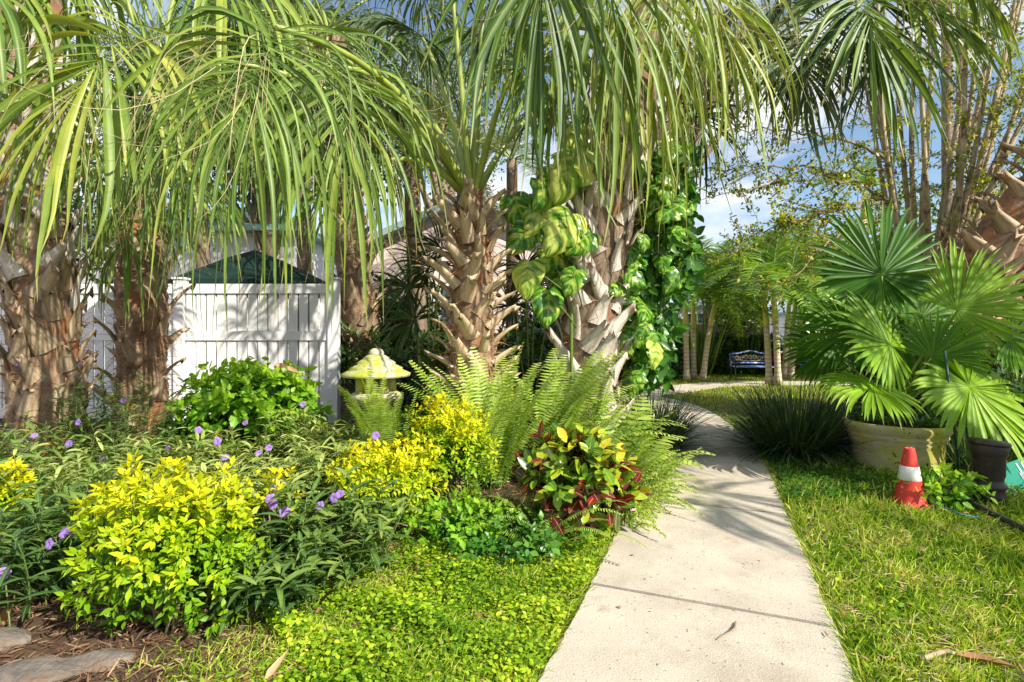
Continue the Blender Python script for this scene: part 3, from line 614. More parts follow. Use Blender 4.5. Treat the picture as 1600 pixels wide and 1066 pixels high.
# --- palm Gp, right edge
Gp = empty('palm_tree', gp(1500, 7.2), 'leaning palm at the right edge with brown shaggy trunk', 'palm tree', 'cabbage palms along the bed')
palm_trunk(Gp, [gp(1482, 7.2), at(1490, 560, 7.2), at(1530, 445, 7.1), at(1600, 350, 7.0), at(1700, 235, 6.9), at(1790, 60, 6.8), at(1800, -170, 6.8)], [.28, .27, .36, .44, .40, .34, .3], 'bark_old', 'boot_orange', 99, 72, z0=1.0, tilt=(10, 30), L=.46, w=.26, lean=26, zmax=4.2, w1=.4)
cG = at(1800, -170, 6.8)
for hub, R_, ax, nm, kw in [
    (at(1335, -12, 5.2), 1.25, (.25, -.2, -.7), (.1, -.85, .5), dict(droop=.10, tone=.25, nseg=42, spread=1.9, wmul=1.35, fused=.42)),
    (at(1350, -30, 5.6), 1.2, (-.1, -.1, -.9), (0, -.95, .3), dict(droop=.12, tone=.3, nseg=42, spread=1.6, wmul=1.2, mt='sabal_dark')),
    (at(1395, -30, 5.6), 1.25, (.6, -.1, -.35), (.1, -.8, .6), dict(droop=.10, tone=.55, nseg=42, wmul=1.3, spread=1.9, fused=.42)),
    (at(1290, 20, 6.4), 1.1, (-.3, 0, -.8), (0, -1, .3), dict(droop=.3, tone=.4, mt='sabal_dark')),
    (at(1260, -40, 6.2), 1.2, (-.6, -.1, -.5), None, dict(droop=.35, tone=.5, mt='sabal_dark')),
    (at(1180, -30, 6.6), 1.2, (-.5, .1, -.5), None, dict(droop=.35, tone=.4, mt='sabal_dark')),
    (at(1480, -60, 5.6), 1.1, (.3, -.3, -.6), None, dict(droop=.3, tone=.6)),
    (at(1380, 60, 7.2), 1.0, (-.2, .2, -.8), (0, -1, .3), dict(droop=.25, tone=.5, mt='sabal_dark')),
    (at(1560, -120, 5.2), 1.2, (.2, -.5, -.4), None, dict(droop=.35))]:
    frond(r, Gp, cG, hub, R_, ax, nm, **kw)

OP = empty('palm_tree', (7.3, 1.25, 0), 'leaning palm beyond the right edge that shades the middle of the path', 'palm tree', 'cabbage palms along the bed')
palm_trunk(OP, [A3(7.3, 1.25, 0), A3(7.35, 1.2, 2.2), A3(7.3, 1.25, 4.3)], [.28, .24, .2], 'bark_old', 'boot_orange', 24, 73, z0=1.0, tilt=(10, 30), L=.46, w=.22, lean=24)
for k in range(9):
    a = k * 2.4 + .3; e = math.radians([50, 15, -5, 30, 5, 60, 20, -10, 35][k]); v = A3(math.cos(a) * math.cos(e), math.sin(a) * math.cos(e), math.sin(e))
    frond(r, OP, A3(7.3, 1.25, 4.3), A3(7.3, 1.25, 4.35) + v * 1.25, 1.15, nz(v - UP * .35), droop=.26, nseg=36, th=0, mt='sabal')

# --- potted chinese fan palm
pc = gp(1400, 5.4)
PF = empty('fan_palm', (pc[0], pc[1], .5), 'glossy green fan palm growing in the big mossy pot', 'fan palm')
cr = A3(pc[0], pc[1], .62)
for hub, R_, ax, nm, tn, dr, sp in [
    (at(1378, 432, 5.2), .80, (-.05, .1, 1), (-.05, -1, .25), .1, .05, 2.95),
    (at(1393, 540, 4.9), .66, (-.65, -.2, .35), (.1, -.85, .55), .7, .12, 2.7),
    (at(1366, 600, 4.8), .58, (-.5, -.4, -.1), (-.1, -.5, .85), .85, .28, 2.4),
    (at(1437, 610, 5.3), .62, (.2, 0, 1), (.1, -1, .2), .35, .08, 2.4),
    (at(1513, 602, 4.7), .72, (.25, -.35, -.5), (.1, -.75, .65), .9, .13, 2.8),
    (at(1492, 485, 5.1), .80, (.75, -.1, .45), (-.1, -.95, .3), .8, .05, 2.1),
    (at(1580, 530, 5.0), .7, (.9, -.2, -.1), (0, -.6, .8), .6, .15, 2.3),
    (at(1330, 520, 5.8), .65, (-.6, .1, .3), (0, -.9, .5), .3, .12, 2.6),
    (at(1300, 545, 6.1), .6, (-.7, .1, .1), (.2, -.9, .4), .2, .15, 2.5),
    (at(1440, 500, 5.9), .7, (.1, .4, .8), (0, -1, .3), .3, .08, 2.6),
    (at(1400, 490, 5.7), .6, (-.3, .2, .6), (0, -.7, .8), .5, .15, 2.6),
    (at(1560, 610, 5.6), .7, (.7, .1, -.1), None, .4, .2, 2.5),
    (at(1455, 560, 5.0), .5, (.4, -.3, .3), (.2, -.9, .4), .4, .15, 2.3)]:
    frond(RNG(int(hub[0] * 100)), PF, cr + RNG(int(R_ * 99)).normal(size=3) * .03, hub, R_, ax, nm, arch=.1, mt='fanpalm', th=0, pr=.011, nseg=54, spread=sp, fused=.64, droop=dr * 1.6 + .06, costa=.05, pleat=.3, tone=tn, tvar=.15, steps=10)
pr_ = RNG(5); n = 500; a = pr_.rand(n) * 2 * PI; rad = pr_.rand(n) ** .5 * .4
g = G().add(ribbons(np.column_stack([pc[0] + np.cos(a) * rad, pc[1] + np.sin(a) * rad, np.full(n, .49) + pr_.rand(n) * .08]), rsph(pr_, n) + UP * .4, UP + rsph(pr_, n) * .5, .05, .04, [.2, 1, .8, .1], .15))
tag(g.build('pot_weeds', M['round']), 'small round-leaved weeds filling the top of the mossy pot', 'weeds')

# pot
g = G().add(lathe([(.001, 0), (.375, 0), (.388, .04), (.392, .20), (.40, .30), (.415, .325), (.41, .34), (.425, .36), (.43, .375), (.425, .39), (.435, .41), (.455, .44), (.465, .47), (.463, .495), (.448, .51), (.425, .50), (.41, .46), (.40, .45)], (0, 0, 0), 64, .006, RNG(3)))
g2 = G().add(lathe([(.405, .462), (.2, .478), (.001, .48)], (0, 0, 0), 40, .0, RNG(3)))
pot = empty('plant_pot', pc, 'large round stone pot with yellow moss and rolled rim', 'plant pot')
link('body', g.mesh('body', M['pot']), pot); link('soil', g2.mesh('soil', M['soil']), pot)

# ------------------------------------------------------------------ climbing vine on palm E
def pothos_leaf(rng, cut, mt='pothos'):
    rows = 15; s = np.linspace(0, 1, rows); cols = np.linspace(-1, 1, 9)
    h = .5 * np.sin(PI * np.clip(s * .93 + .07, 0, 1)) ** .62 * (1.05 - .35 * s); h[-1] = .01
    V = []; S = []; T = []
    for k in range(rows):
        for q, c in enumerate(cols):
            hh = h[k] * (1 - (cut if (k % 4 == 2 and 3 < k < 13) else 0) * (abs(c) > .8))
            yy = s[k] - .16 * abs(c) ** 1.2 * (1 - s[k]) - .08 * abs(c) * s[k]
            z = -.30 * s[k] ** 2 + .10 * abs(c) * h[k] * 2 + .02 * math.sin(k * 1.7) * abs(c) - .12 * abs(c) ** 3
            V.append((c * hh, yy, z)); S.append(s[k]); T.append(c)
    i = np.arange(rows - 1)[:, None] * 9 + np.arange(8)[None]
    Q = np.stack([i, i + 1, i + 10, i + 9], -1).reshape(-1, 4)
    g = G(); g.add((np.array(V), Q, np.full(len(V), rng.rand()), np.array(S), np.array(T))); return g.mesh('leaf', M[mt])
rv = RNG(77); pl = [pothos_leaf(rv, c, m_) for c, m_ in ((.0, 'pothos'), (.45, 'pothos_light'), (.5, 'pothos'), (.2, 'pothos'), (0, 'pothos_light'), (.35, 'pothos'))]
Vn = empty('climbing_vine', gp(925, 5.7), 'giant variegated vine climbing both sides of the tall palm', 'vine')
vo = np.array(Vn['_o']); g = G()
def put_leaf(p, size, ax, nm, k):
    Yv = nz(np.asarray(ax, float)); nm = np.asarray(nm, float); Zv = nz(nm - Yv * (nm @ Yv)); Xv = np.cross(Yv, Zv)
    p = p - vo - Yv * size * .45
    link('leaf', pl[k], Vn, Matrix(((Xv[0] * size, Yv[0] * size, Zv[0] * size, p[0]), (Xv[1] * size, Yv[1] * size, Zv[1] * size, p[1]), (Xv[2] * size, Yv[2] * size, Zv[2] * size, p[2]), (0, 0, 0, 1))))
for px, py, Y, sz, k in [(890, 262, 5.3, .64, 1), (858, 290, 5.4, .5, 2), (878, 358, 5.15, .50, 1), (908, 375, 5.3, .36, 0), (838, 335, 5.5, 0.45, 1), (815, 368, 5.5, .42, 3), (822, 430, 5.4, 0.41, 4), (862, 400, 5.6, 0.41, 2), (893, 437, 5.2, .30, 3), (858, 476, 5.4, .40, 0), (875, 425, 5.7, .4, 3), (812, 325, 5.8, .45, 0), (905, 215, 5.5, .5, 1)]:
    put_leaf(at(px, py, Y), sz, A3(rv.uniform(-.7, .3), -.35, -.75 + rv.rand() * .4), A3(rv.uniform(-.4, .4), -1, rv.uniform(.2, .7)), k)
    g.add(tube(bez(at(912, py + 55, 5.75), at((px + 912) / 2, py + 5, Y), at(px, py - 12, Y), 8), .008, 5))
vr = np.array([(232, 1010, 1075), (300, 985, 1075), (360, 975, 1080), (430, 965, 1080), (490, 955, 1052), (540, 950, 1040), (600, 950, 1030)], float)
for i in range(66):
    py = 225 + 375 * (i + rv.rand()) / 66; x0 = np.interp(py, vr[:, 0], vr[:, 1]); x1 = np.interp(py, vr[:, 0], vr[:, 2]); px = rv.uniform(x0, x1)
    Y = rv.uniform(5.5, 6.5); put_leaf(at(px, py, Y), rv.uniform(.18, .36), A3(rv.uniform(-.6, .9), -.3, rv.uniform(-1, -.1)), A3(rv.uniform(-.5, .7), -1, rv.uniform(0, .9)), [0, 2, 3, 5, 0, 2, 3, 5, 1][rv.randint(9)])
    if i % 2 == 0: g.add(tube(bez(at(x0 - 20, py + 40, 6.1), at((px + x0) / 2, py, Y), at(px, py - 8, Y), 7), .007, 5))
for k in range(5):
    g.add(tube(spline([gp(955 + 12 * k, 6.1), at(965 + 15 * k, 520, 6.1), at(975 + 18 * k, 400, 6.15), at(990 + 15 * k, 300, 6.1), at(1010 + 8 * k, 230, 6.0)], 6), .016, 6))
g.add(tube(spline([gp(900, 5.65), at(893, 560, 5.6), at(895, 450, 5.55), at(905, 330, 5.6), at(925, 230, 5.6)], 6), .018, 6))
g.build('stem', M['stem_green'], Vn)
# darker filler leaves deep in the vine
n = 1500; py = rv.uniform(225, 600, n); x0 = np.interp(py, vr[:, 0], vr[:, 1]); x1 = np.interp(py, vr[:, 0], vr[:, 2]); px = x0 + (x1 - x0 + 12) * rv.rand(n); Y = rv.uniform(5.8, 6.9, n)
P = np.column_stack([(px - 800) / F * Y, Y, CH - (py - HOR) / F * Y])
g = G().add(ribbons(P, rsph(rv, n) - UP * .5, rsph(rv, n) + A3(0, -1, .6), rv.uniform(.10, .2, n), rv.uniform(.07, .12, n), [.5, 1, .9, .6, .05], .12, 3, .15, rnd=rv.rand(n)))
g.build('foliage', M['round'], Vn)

# ------------------------------------------------------------------ shrubs
def shrub(name, label, cat, base, size, nc, lp, LL, LW, mt, seed, group=None, prof=(.1, .85, 1, .55, .05), ub=.35, across=3, openn=.5, h0=.12, stems=26, spreadj=.045, droop=.1, tb=.5):
    rng = RNG(seed); base = np.asarray(base, float); o = empty(name, base, label, cat, group)
    w, h = size; c = base + UP * (h0 * h + (h - h0 * h) * .5); rad = A3(w / 2, w / 2 * .85, h * (1 - h0) / 2)
    d = rsph(rng, nc); d[:, 2] = d[:, 2] * .9 + ub * rng.rand(nc); d = nz(d)
    bump_ = 1 + .13 * np.sin(d[:, 0] * 5 + seed) * np.sin(d[:, 2] * 4 + seed) + .10 * np.sin(d[:, 1] * 7 + d[:, 2] * 6 + seed)
    q = rng.rand(nc) ** openn * bump_; pc_ = c + d * rad * q[:, None]
    P = np.repeat(pc_, lp, 0); O = np.repeat(d, lp, 0); n = len(P); ph = np.tile(np.arange(lp) * 2.4, nc) + np.repeat(rng.rand(nc) * 6, lp)
    T1 = nz(np.cross(O, A3(.3, .2, 1))); T2 = np.cross(O, T1)
    dirs = O * rng.uniform(.15, .9, (n, 1)) + (T1 * np.cos(ph)[:, None] + T2 * np.sin(ph)[:, None]) * .8 + UP * .15
    P = P + nz(dirs) * .01 + O * rng.uniform(-.5, .5, (n, 1)) * spreadj * 2 + rsph(rng, n) * spreadj * .4
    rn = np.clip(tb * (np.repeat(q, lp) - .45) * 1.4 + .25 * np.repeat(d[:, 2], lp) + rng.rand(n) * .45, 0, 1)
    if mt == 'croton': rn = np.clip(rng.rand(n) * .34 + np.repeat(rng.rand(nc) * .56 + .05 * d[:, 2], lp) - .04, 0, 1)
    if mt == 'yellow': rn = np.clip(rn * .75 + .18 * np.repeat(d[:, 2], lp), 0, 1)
    s_ = rng.uniform(.65, 1.25, n)
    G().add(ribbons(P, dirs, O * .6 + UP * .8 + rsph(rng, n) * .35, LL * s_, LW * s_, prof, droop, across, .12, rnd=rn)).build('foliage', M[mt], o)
    g = G(); idx = rng.choice(nc, min(stems, nc), False)
    for k in idx:
        b = base + A3(*(rng.normal(size=2) * w * .05), -.01)
        g.add(tube(bez(b, b + (pc_[k] - b) * .5 + UP * .12 * h + rsph(rng, 1)[0] * .03, pc_[k], 6), np.linspace(.009, .003, 6) * max(1, h), 5))
    g.build('stem', M['stem'], o); return o

GY = 'golden-leaved shrubs in the bed'
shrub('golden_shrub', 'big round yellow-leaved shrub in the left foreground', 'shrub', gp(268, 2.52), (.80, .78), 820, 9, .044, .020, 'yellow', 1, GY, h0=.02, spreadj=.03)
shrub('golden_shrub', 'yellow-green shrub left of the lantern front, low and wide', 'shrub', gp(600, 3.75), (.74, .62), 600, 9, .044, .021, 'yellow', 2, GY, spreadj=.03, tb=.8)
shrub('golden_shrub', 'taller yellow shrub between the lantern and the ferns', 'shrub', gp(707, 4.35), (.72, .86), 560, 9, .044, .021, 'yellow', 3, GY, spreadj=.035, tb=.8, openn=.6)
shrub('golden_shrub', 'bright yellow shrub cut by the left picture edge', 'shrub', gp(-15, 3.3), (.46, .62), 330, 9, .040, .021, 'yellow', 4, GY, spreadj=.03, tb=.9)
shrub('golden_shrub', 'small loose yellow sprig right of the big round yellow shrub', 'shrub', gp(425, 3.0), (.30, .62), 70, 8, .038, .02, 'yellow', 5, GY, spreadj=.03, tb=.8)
shrub('leafy_shrub', 'wide shrub with glossy lime-green leaves before the white fence', 'shrub', gp(395, 5.6), (1.42, 1.08), 620, 7, .095, .062, 'lime', 6, h0=.1, spreadj=.06, droop=.16, prof=(.25, .95, 1, .6, .05), ub=.6)
shrub('small_shrub', 'dark dense small-leaved bush beside the orange-tan palm foot', 'shrub', gp(278, 5.2), (.42, .60), 520, 8, .026, .018, 'round', 7, spreadj=.02)
shrub('small_shrub', 'leafy green plant under the lantern and golden shrubs', 'shrub', gp(650, 5.2), (.9, .65), 300, 7, .07, .04, 'round', 8, spreadj=.05)
shrub('croton', 'croton bush with red, purple, orange and yellow leaves by the path', 'shrub', gp(900, 3.7), (.74, .66), 210, 7, .12, .058, 'croton', 9, spreadj=.06, droop=.14, prof=(.15, .8, 1, .8, .1), tb=.9, ub=.5, h0=.1)
shrub('croton', 'low croton with orange-yellow leaves at the path edge', 'shrub', gp(955, 3.75), (.36, .42), 34, 7, .12, .055, 'croton', 10, spreadj=.05, prof=(.15, .8, 1, .8, .1), tb=1.2)
shrub('small_shrub', 'low dark green seedlings in front of the croton', 'shrub', gp(800, 3.45), (.95, .20), 240, 6, .05, .03, 'round', 12, spreadj=.05, h0=0)
shrub('small_shrub', 'low leafy seedlings between the low yellow shrub and the ferns', 'shrub', gp(712, 3.55), (.9, .26), 260, 6, .05, .03, 'lime', 63, spreadj=.05, h0=0)
shrub('creeper', 'small leafy creeper sprawling between the traffic cone and the iron stump', 'creeper', gp(1470, 4.25), (.56, .32), 70, 5, .06, .045, 'lime', 13, spreadj=.05, prof=(.3, 1, .9, .5, .05), h0=0)
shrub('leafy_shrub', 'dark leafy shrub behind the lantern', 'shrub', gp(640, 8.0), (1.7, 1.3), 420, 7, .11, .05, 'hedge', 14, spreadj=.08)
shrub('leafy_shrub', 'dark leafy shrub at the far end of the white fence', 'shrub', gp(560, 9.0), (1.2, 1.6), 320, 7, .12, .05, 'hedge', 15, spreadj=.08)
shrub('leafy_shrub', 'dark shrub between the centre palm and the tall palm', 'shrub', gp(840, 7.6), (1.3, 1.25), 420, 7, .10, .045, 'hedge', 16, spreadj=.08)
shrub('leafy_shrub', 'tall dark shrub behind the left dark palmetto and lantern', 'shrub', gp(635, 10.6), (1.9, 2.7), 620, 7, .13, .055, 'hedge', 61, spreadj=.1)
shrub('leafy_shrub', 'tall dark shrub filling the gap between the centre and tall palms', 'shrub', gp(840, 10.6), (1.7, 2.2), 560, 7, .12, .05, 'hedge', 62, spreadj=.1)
shrub('leafy_shrub', 'dark undergrowth behind the mossy pot', 'shrub', gp(1470, 6.4), (2.0, 1.15), 460, 7, .12, .05, 'hedge', 17, spreadj=.08)
shrub('leafy_shrub', 'broad green shrub behind the fan palm at the right edge', 'shrub', gp(1590, 7.2), (1.6, 1.9), 460, 7, .13, .06, 'tree2', 18, spreadj=.08)
shrub('leafy_shrub', 'bright green shrub at the foot of the clustered tan stems', 'shrub', gp(1410, 9.4), (1.9, 1.7), 460, 7, .12, .05, 'tree2', 19, spreadj=.1)

# ------------------------------------------------------------------ purple-flowered ruellia
def flower_mesh(rng):
    g = G(); a = np.arange(5) / 5 * 2 * PI; d = np.column_stack([np.cos(a), np.sin(a), np.full(5, .55)])
    g.add(ribbons(np.zeros((5, 3)), d, np.tile(UP, (5, 1)), .023, .022, [.3, .75, 1.1, .55], .42, 3, -.18, rnd=rng.rand(5)))
    g.add(tube([A3(0, 0, -.03), A3(0, 0, -.012), A3(0, 0, .002)], [.0025, .004, .007], 7)); return g.mesh('flower', M['petal'])
rf = RNG(8); FM = [flower_mesh(rf) for _ in range(3)]
def ruellia(px, Y, w, h, ns, label, flowers, seed, rb=0.):
    rng = RNG(seed); base = gp(px, Y); o = empty('purple_flower_plant', base, label, 'flowering plant', 'purple-flowered plants in the bed')
    g = G(); gs = G(); P0 = []; D0 = []; R0 = []
    for k in range(ns):
        b = base + A3(rng.normal() * w * .3, rng.normal() * w * .22, 0); hh = h * rng.uniform(.6, 1.08)
        top = b + A3(rng.normal() * .11, rng.normal() * .10 - .03, hh); P = bez(b, (b + top) / 2 + UP * .1 + rsph(rng, 1)[0] * .05, top, 14)
        gs.add(tube(P, np.linspace(.004, .002, 14), 5))
        a = rng.rand() * 6
        for q in range(2, 14):
            for e in (0, PI):
                if rng.rand() < .32: continue
                ang = a + e + (q % 2) * PI / 2 + rng.uniform(-.3, .3); P0.append(P[q]); D0.append((math.cos(ang), math.sin(ang), rng.uniform(.2, 1.0))); R0.append(q / 13)
    P0 = np.array(P0); D0 = np.array(D0); n = len(P0); R0 = np.array(R0)
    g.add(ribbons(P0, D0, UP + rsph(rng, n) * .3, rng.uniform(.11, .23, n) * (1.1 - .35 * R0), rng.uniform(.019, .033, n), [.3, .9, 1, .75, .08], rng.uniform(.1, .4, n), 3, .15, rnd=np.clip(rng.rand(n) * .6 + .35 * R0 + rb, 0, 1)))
    g.build('foliage', M['ruellia'], o); gs.build('stem', M['stem_green'], o)
    for (fx, fy, Yf) in flowers:
        p = at(fx, fy, Yf) - np.array(o['_o']); f = link('flower', FM[rng.randint(3)], o); f.location = p
        f.rotation_euler = (math.radians(rng.uniform(35, 80)), rng.uniform(-.4, .4), rng.uniform(-.6, .6)); s = rng.uniform(1.05, 1.45); f.scale = (s, s, s)
RU = [
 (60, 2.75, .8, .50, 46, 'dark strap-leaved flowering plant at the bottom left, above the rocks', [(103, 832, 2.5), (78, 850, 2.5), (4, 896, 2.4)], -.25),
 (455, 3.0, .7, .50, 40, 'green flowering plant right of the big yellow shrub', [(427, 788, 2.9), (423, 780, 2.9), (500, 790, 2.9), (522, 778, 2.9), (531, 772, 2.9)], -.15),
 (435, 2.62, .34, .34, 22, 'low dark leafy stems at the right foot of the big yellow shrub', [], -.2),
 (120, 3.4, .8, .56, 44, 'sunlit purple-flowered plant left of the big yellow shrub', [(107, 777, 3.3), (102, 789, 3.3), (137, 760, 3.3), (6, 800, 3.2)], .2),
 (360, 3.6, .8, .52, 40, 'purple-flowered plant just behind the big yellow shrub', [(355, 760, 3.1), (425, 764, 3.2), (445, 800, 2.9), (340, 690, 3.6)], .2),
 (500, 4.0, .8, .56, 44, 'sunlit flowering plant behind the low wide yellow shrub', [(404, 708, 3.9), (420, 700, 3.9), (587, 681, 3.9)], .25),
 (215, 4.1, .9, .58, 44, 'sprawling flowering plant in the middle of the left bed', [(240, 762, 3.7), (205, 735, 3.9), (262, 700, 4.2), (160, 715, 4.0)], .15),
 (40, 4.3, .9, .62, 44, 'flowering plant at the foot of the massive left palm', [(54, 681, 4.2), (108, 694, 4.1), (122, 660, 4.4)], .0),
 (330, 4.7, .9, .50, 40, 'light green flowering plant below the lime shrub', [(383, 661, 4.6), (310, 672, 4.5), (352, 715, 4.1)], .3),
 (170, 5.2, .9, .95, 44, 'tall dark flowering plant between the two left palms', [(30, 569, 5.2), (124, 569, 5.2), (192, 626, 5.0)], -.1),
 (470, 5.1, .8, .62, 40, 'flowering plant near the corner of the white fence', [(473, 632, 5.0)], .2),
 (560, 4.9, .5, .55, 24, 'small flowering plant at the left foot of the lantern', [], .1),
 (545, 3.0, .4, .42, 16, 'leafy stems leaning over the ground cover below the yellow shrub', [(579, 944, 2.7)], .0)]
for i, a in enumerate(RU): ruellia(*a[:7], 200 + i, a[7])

# ------------------------------------------------------------------ ferns
def fern_mesh(rng, L, el, dr, mt, pl_=.092, np_=38, wide=.0125):
    P = [A3(0, 0, 0)]; d = nz(A3(0, math.cos(el), math.sin(el))); n = 24
    for k in range(n): P.append(P[-1] + d * L / n); d = nz(d - UP * dr * (k / n))
    P = np.array(P); g = G().add(tube(P, np.linspace(.0035, .001, len(P)), 4), 1)
    s = np.linspace(.06, .995, np_); X = np.stack([np.interp(s * n, np.arange(n + 1), P[:, k]) for k in range(3)], 1); T = nz(np.gradient(X, axis=0))
    for sd in (-1, 1):
        dd = A3(sd, 0, 0) + T * .28 - UP * .08 + rng.normal(size=(np_, 3)) * .05
        N_ = np.cross(A3(1, 0, 0), T)
        ln = pl_ * np.clip(np.sin(PI * (s * .82 + .13)) ** .7, .1, 1) * rng.uniform(.9, 1.1, np_)
        g.add(ribbons(X, dd, N_, ln, wide, [.9, 1, .8, .15], .06, 2, rnd=np.clip(rng.rand(np_) * .5 + .4 * s, 0, 1)))
    return g.mesh('frond', [M[mt], M['stem_green']])
rfn = RNG(13)
FE = {}
for mt in ('fern', 'fern2'):
    FE[mt] = [fern_mesh(rfn, 1.0, math.radians(e), d_, mt) for e, d_ in ((78, .05), (68, .08), (58, .10), (45, .12), (30, .10), (72, .12))]
BR = [fern_mesh(rfn, .75, math.radians(e), .12, 'fern', .13, 18, .026) for e in (70, 50, 30)]
def fern(label, base, n, size, mt, seed, azr=(0, 2 * PI), tm=None, meshes=None, z=0):
    rng = RNG(seed); base = np.array(base); base[2] = z; o = empty('fern', base, label, 'fern', 'ferns in the bed')
    ms = meshes or FE[mt]
    for k in range(n):
        m = ms[(tm[rng.randint(len(tm))]) if tm else rng.randint(len(ms))]; az = rng.uniform(*azr); s = size * rng.uniform(.75, 1.12)
        f = link('frond', m, o); f.location = (rng.normal() * .05, rng.normal() * .05, 0); f.rotation_euler = (0, rng.normal() * .12, az); f.scale = (s, s, s)
    return o
fern('big sword fern with upright arching fronds before the centre palm', gp(770, 4.75), 46, 1.25, 'fern', 1, (-1.9, 1.9), (0, 1, 2, 5))
fern('sword fern fanning left below the centre palm stubs', gp(735, 4.7), 24, 1.05, 'fern', 2, (-2.5, 2.5), (0, 1, 5))
fern('sword fern leaning right towards the tall palm trunk', gp(845, 4.75), 54, 1.32, 'fern', 3, (-2.1, -.1), (1, 2, 3, 5))
fern('sword fern at the foot of the tall palm', gp(905, 4.9), 30, 1.05, 'fern', 4, (-2.2, 1.2), (0, 1, 2, 3))
fern('coarse-leaved fern right of the tall palm foot', gp(975, 4.6), 30, 1.15, 'fern', 5, (-2.4, .6), None, BR)
fern('fern arching over the dark grass by the path', gp(955, 4.3), 18, .72, 'fern', 6, (-2.4, -.6), (3, 4, 2))
fern('low dark fern lying in front of the croton', gp(850, 3.3), 18, .62, 'fern', 7, (-2.3, 2.0), (3, 4), z=.06)
fern('fern hanging beside the lantern pedestal', gp(590, 4.8), 16, .72, 'fern', 8, (1.8, 4.4), (0, 1, 5), z=.32)
fern('fern at the lantern foot with upright fronds', gp(603, 4.75), 12, .85, 'fern', 9, (-3.1, 3.1), (0, 1))
fern('small fern between the low and the tall yellow shrub', gp(740, 3.75), 12, .5, 'fern2', 10, (-3.1, 3.1), (1, 2, 3))
fern('fern behind the golden shrubs, left of the centre palm', gp(665, 5.3), 16, .8, 'fern2', 11, (-3.1, 3.1), (1, 2, 3))
fern('dark green fern near the fence corner', gp(520, 5.6), 14, .8, 'fern2', 12, (-3.1, 3.1), (1, 2, 3))
fern('small fern in the left bed below the dense bush', gp(235, 4.7), 12, .55, 'fern2', 14, (-3.1, 3.1), (1, 2, 3))
# foxtail-like clump spilling on the path
def tuft(name, label, base, n, L, W, mt, seed, el=(20, 85), dr=.16, spread=.12, rb=0, cat='grass clump', azr=(0, 2 * PI)):
    rng = RNG(seed); base = np.asarray(base, float); a = rng.uniform(*azr, n); e = np.radians(rng.uniform(*el, n))
    d = np.column_stack([np.cos(a) * np.cos(e), np.sin(a) * np.cos(e), np.sin(e)]); rr = rng.rand(n) ** .5 * spread
    p = base + np.column_stack([np.cos(a) * rr, np.sin(a) * rr, np.zeros(n)])
    g = G().add(ribbons(p, d, UP + rsph(rng, n) * .3, L * rng.uniform(.55, 1.1, n), W, [.6, 1, 1, .9, .75, .5, .08], rng.uniform(.4, 1.6, (n, 1)) * dr * np.linspace(.5, 1.5, 6)[None], 2, rnd=np.clip(rng.rand(n) ** 1.6 + rb, 0, 1)))
    o = g.build(name, M[mt], origin=base); return tag(o, label, cat)
tuft('grass_clump', 'large dark strap-leaved clump right of the path, left of the pot', gp(1243, 6.0), 2300, .92, .011, 'mondo', 1, spread=.34)
tuft('grass_clump', 'dark strap-leaved clump left of the path beside the tall palm', gp(1015, 6.2), 1500, .80, .011, 'mondo', 2, spread=.25)
tuft('grass_clump', 'dark strap leaves between the mossy pot and the iron stump', gp(1530, 5.2), 700, .7, .011, 'mondo', 3, spread=.3, rb=.1)
tuft('grass_clump', 'dark strap leaves behind the green sign at the right edge', gp(1610, 5.3), 700, .75, .012, 'mondo', 4, spread=.3, rb=.2)
tuft('grass_clump', 'dark strap leaves left of the mossy pot', gp(1290, 6.6), 700, .5, .010, 'mondo', 6, spread=.25)
def foxtail(label, base, n, L, seed):
    rng = RNG(seed); base = np.asarray(base, float); o = empty('foxtail_fern', base, label, 'fern'); g = G(); gs = G()
    for k in range(n):
        a = rng.uniform(-2.6, .9); e = math.radians(rng.uniform(15, 75)); d = A3(math.cos(a) * math.cos(e), math.sin(a) * math.cos(e), math.sin(e)); P = [base + A3(*(rng.normal(size=2) * .08), 0)]
        l = L * rng.uniform(.6, 1.1)
        for q in range(14): P.append(P[-1] + d * l / 14); d = nz(d - UP * .11)
        P = np.array(P); gs.add(tube(P, .003, 4)); m = 150; t = rng.rand(m) ** .8 * 14; X = np.stack([np.interp(t, np.arange(15), P[:, j]) for j in range(3)], 1)
        g.add(ribbons(X, rsph(rng, m) + UP * .2, rsph(rng, m), .034 * (1.1 - t / 20), .006, [1, 1, .2], .05, rnd=np.clip(rng.rand(m) * .6 + .4, 0, 1)))
    g.build('foliage', M['fern'], o); gs.build('stem', M['stem_green'], o)
foxtail('feathery pale green clump spilling onto the path edge', gp(985, 4.25), 70, .62, 5)
foxtail('low feathery pale green clump right of the croton', gp(968, 3.95), 40, .42, 6)

# ------------------------------------------------------------------ white fence
FY = 8.3
fo = A3(-10, FY, 0); FN = empty('fence', fo, 'white vinyl slatted privacy fence behind the left bed', 'fence')
xe = at(522, 0, FY)[0]; edges = [xe - 2.42 * k for k in range(4)]; ztop = 2.19
for k, xx in enumerate(edges):
    G().add(box((xx, FY, 1.13), (.15, .15, 2.26))).add(box((xx, FY, 2.275), (.19, .19, .03))).build('post', M['white'], FN, smooth=False)
for k in range(3):
    x1, x0 = edges[k] - .075, edges[k + 1] + .075; mid = (x0 + x1) / 2; w = x1 - x0
    for nm, z, h in (('top_rail', 2.115, .15), ('middle_rail', 1.375, .15), ('bottom_rail', .15, .15)):
        G().add(box((mid, FY - .002, z), (w - .002, .07, h))).build(nm, M['white'], FN, smooth=False)
    g = G(); ns = 14; pw = w / ns
    for q in range(ns):
        cx = x0 + (q + .5) * pw
        g.add(box((cx, FY, 1.746), (pw - .026, .022, .588))); g.add(box((cx, FY, .763), (pw - .026, .022, 1.07)))
    g.build('slats', M['white'], FN, smooth=False)

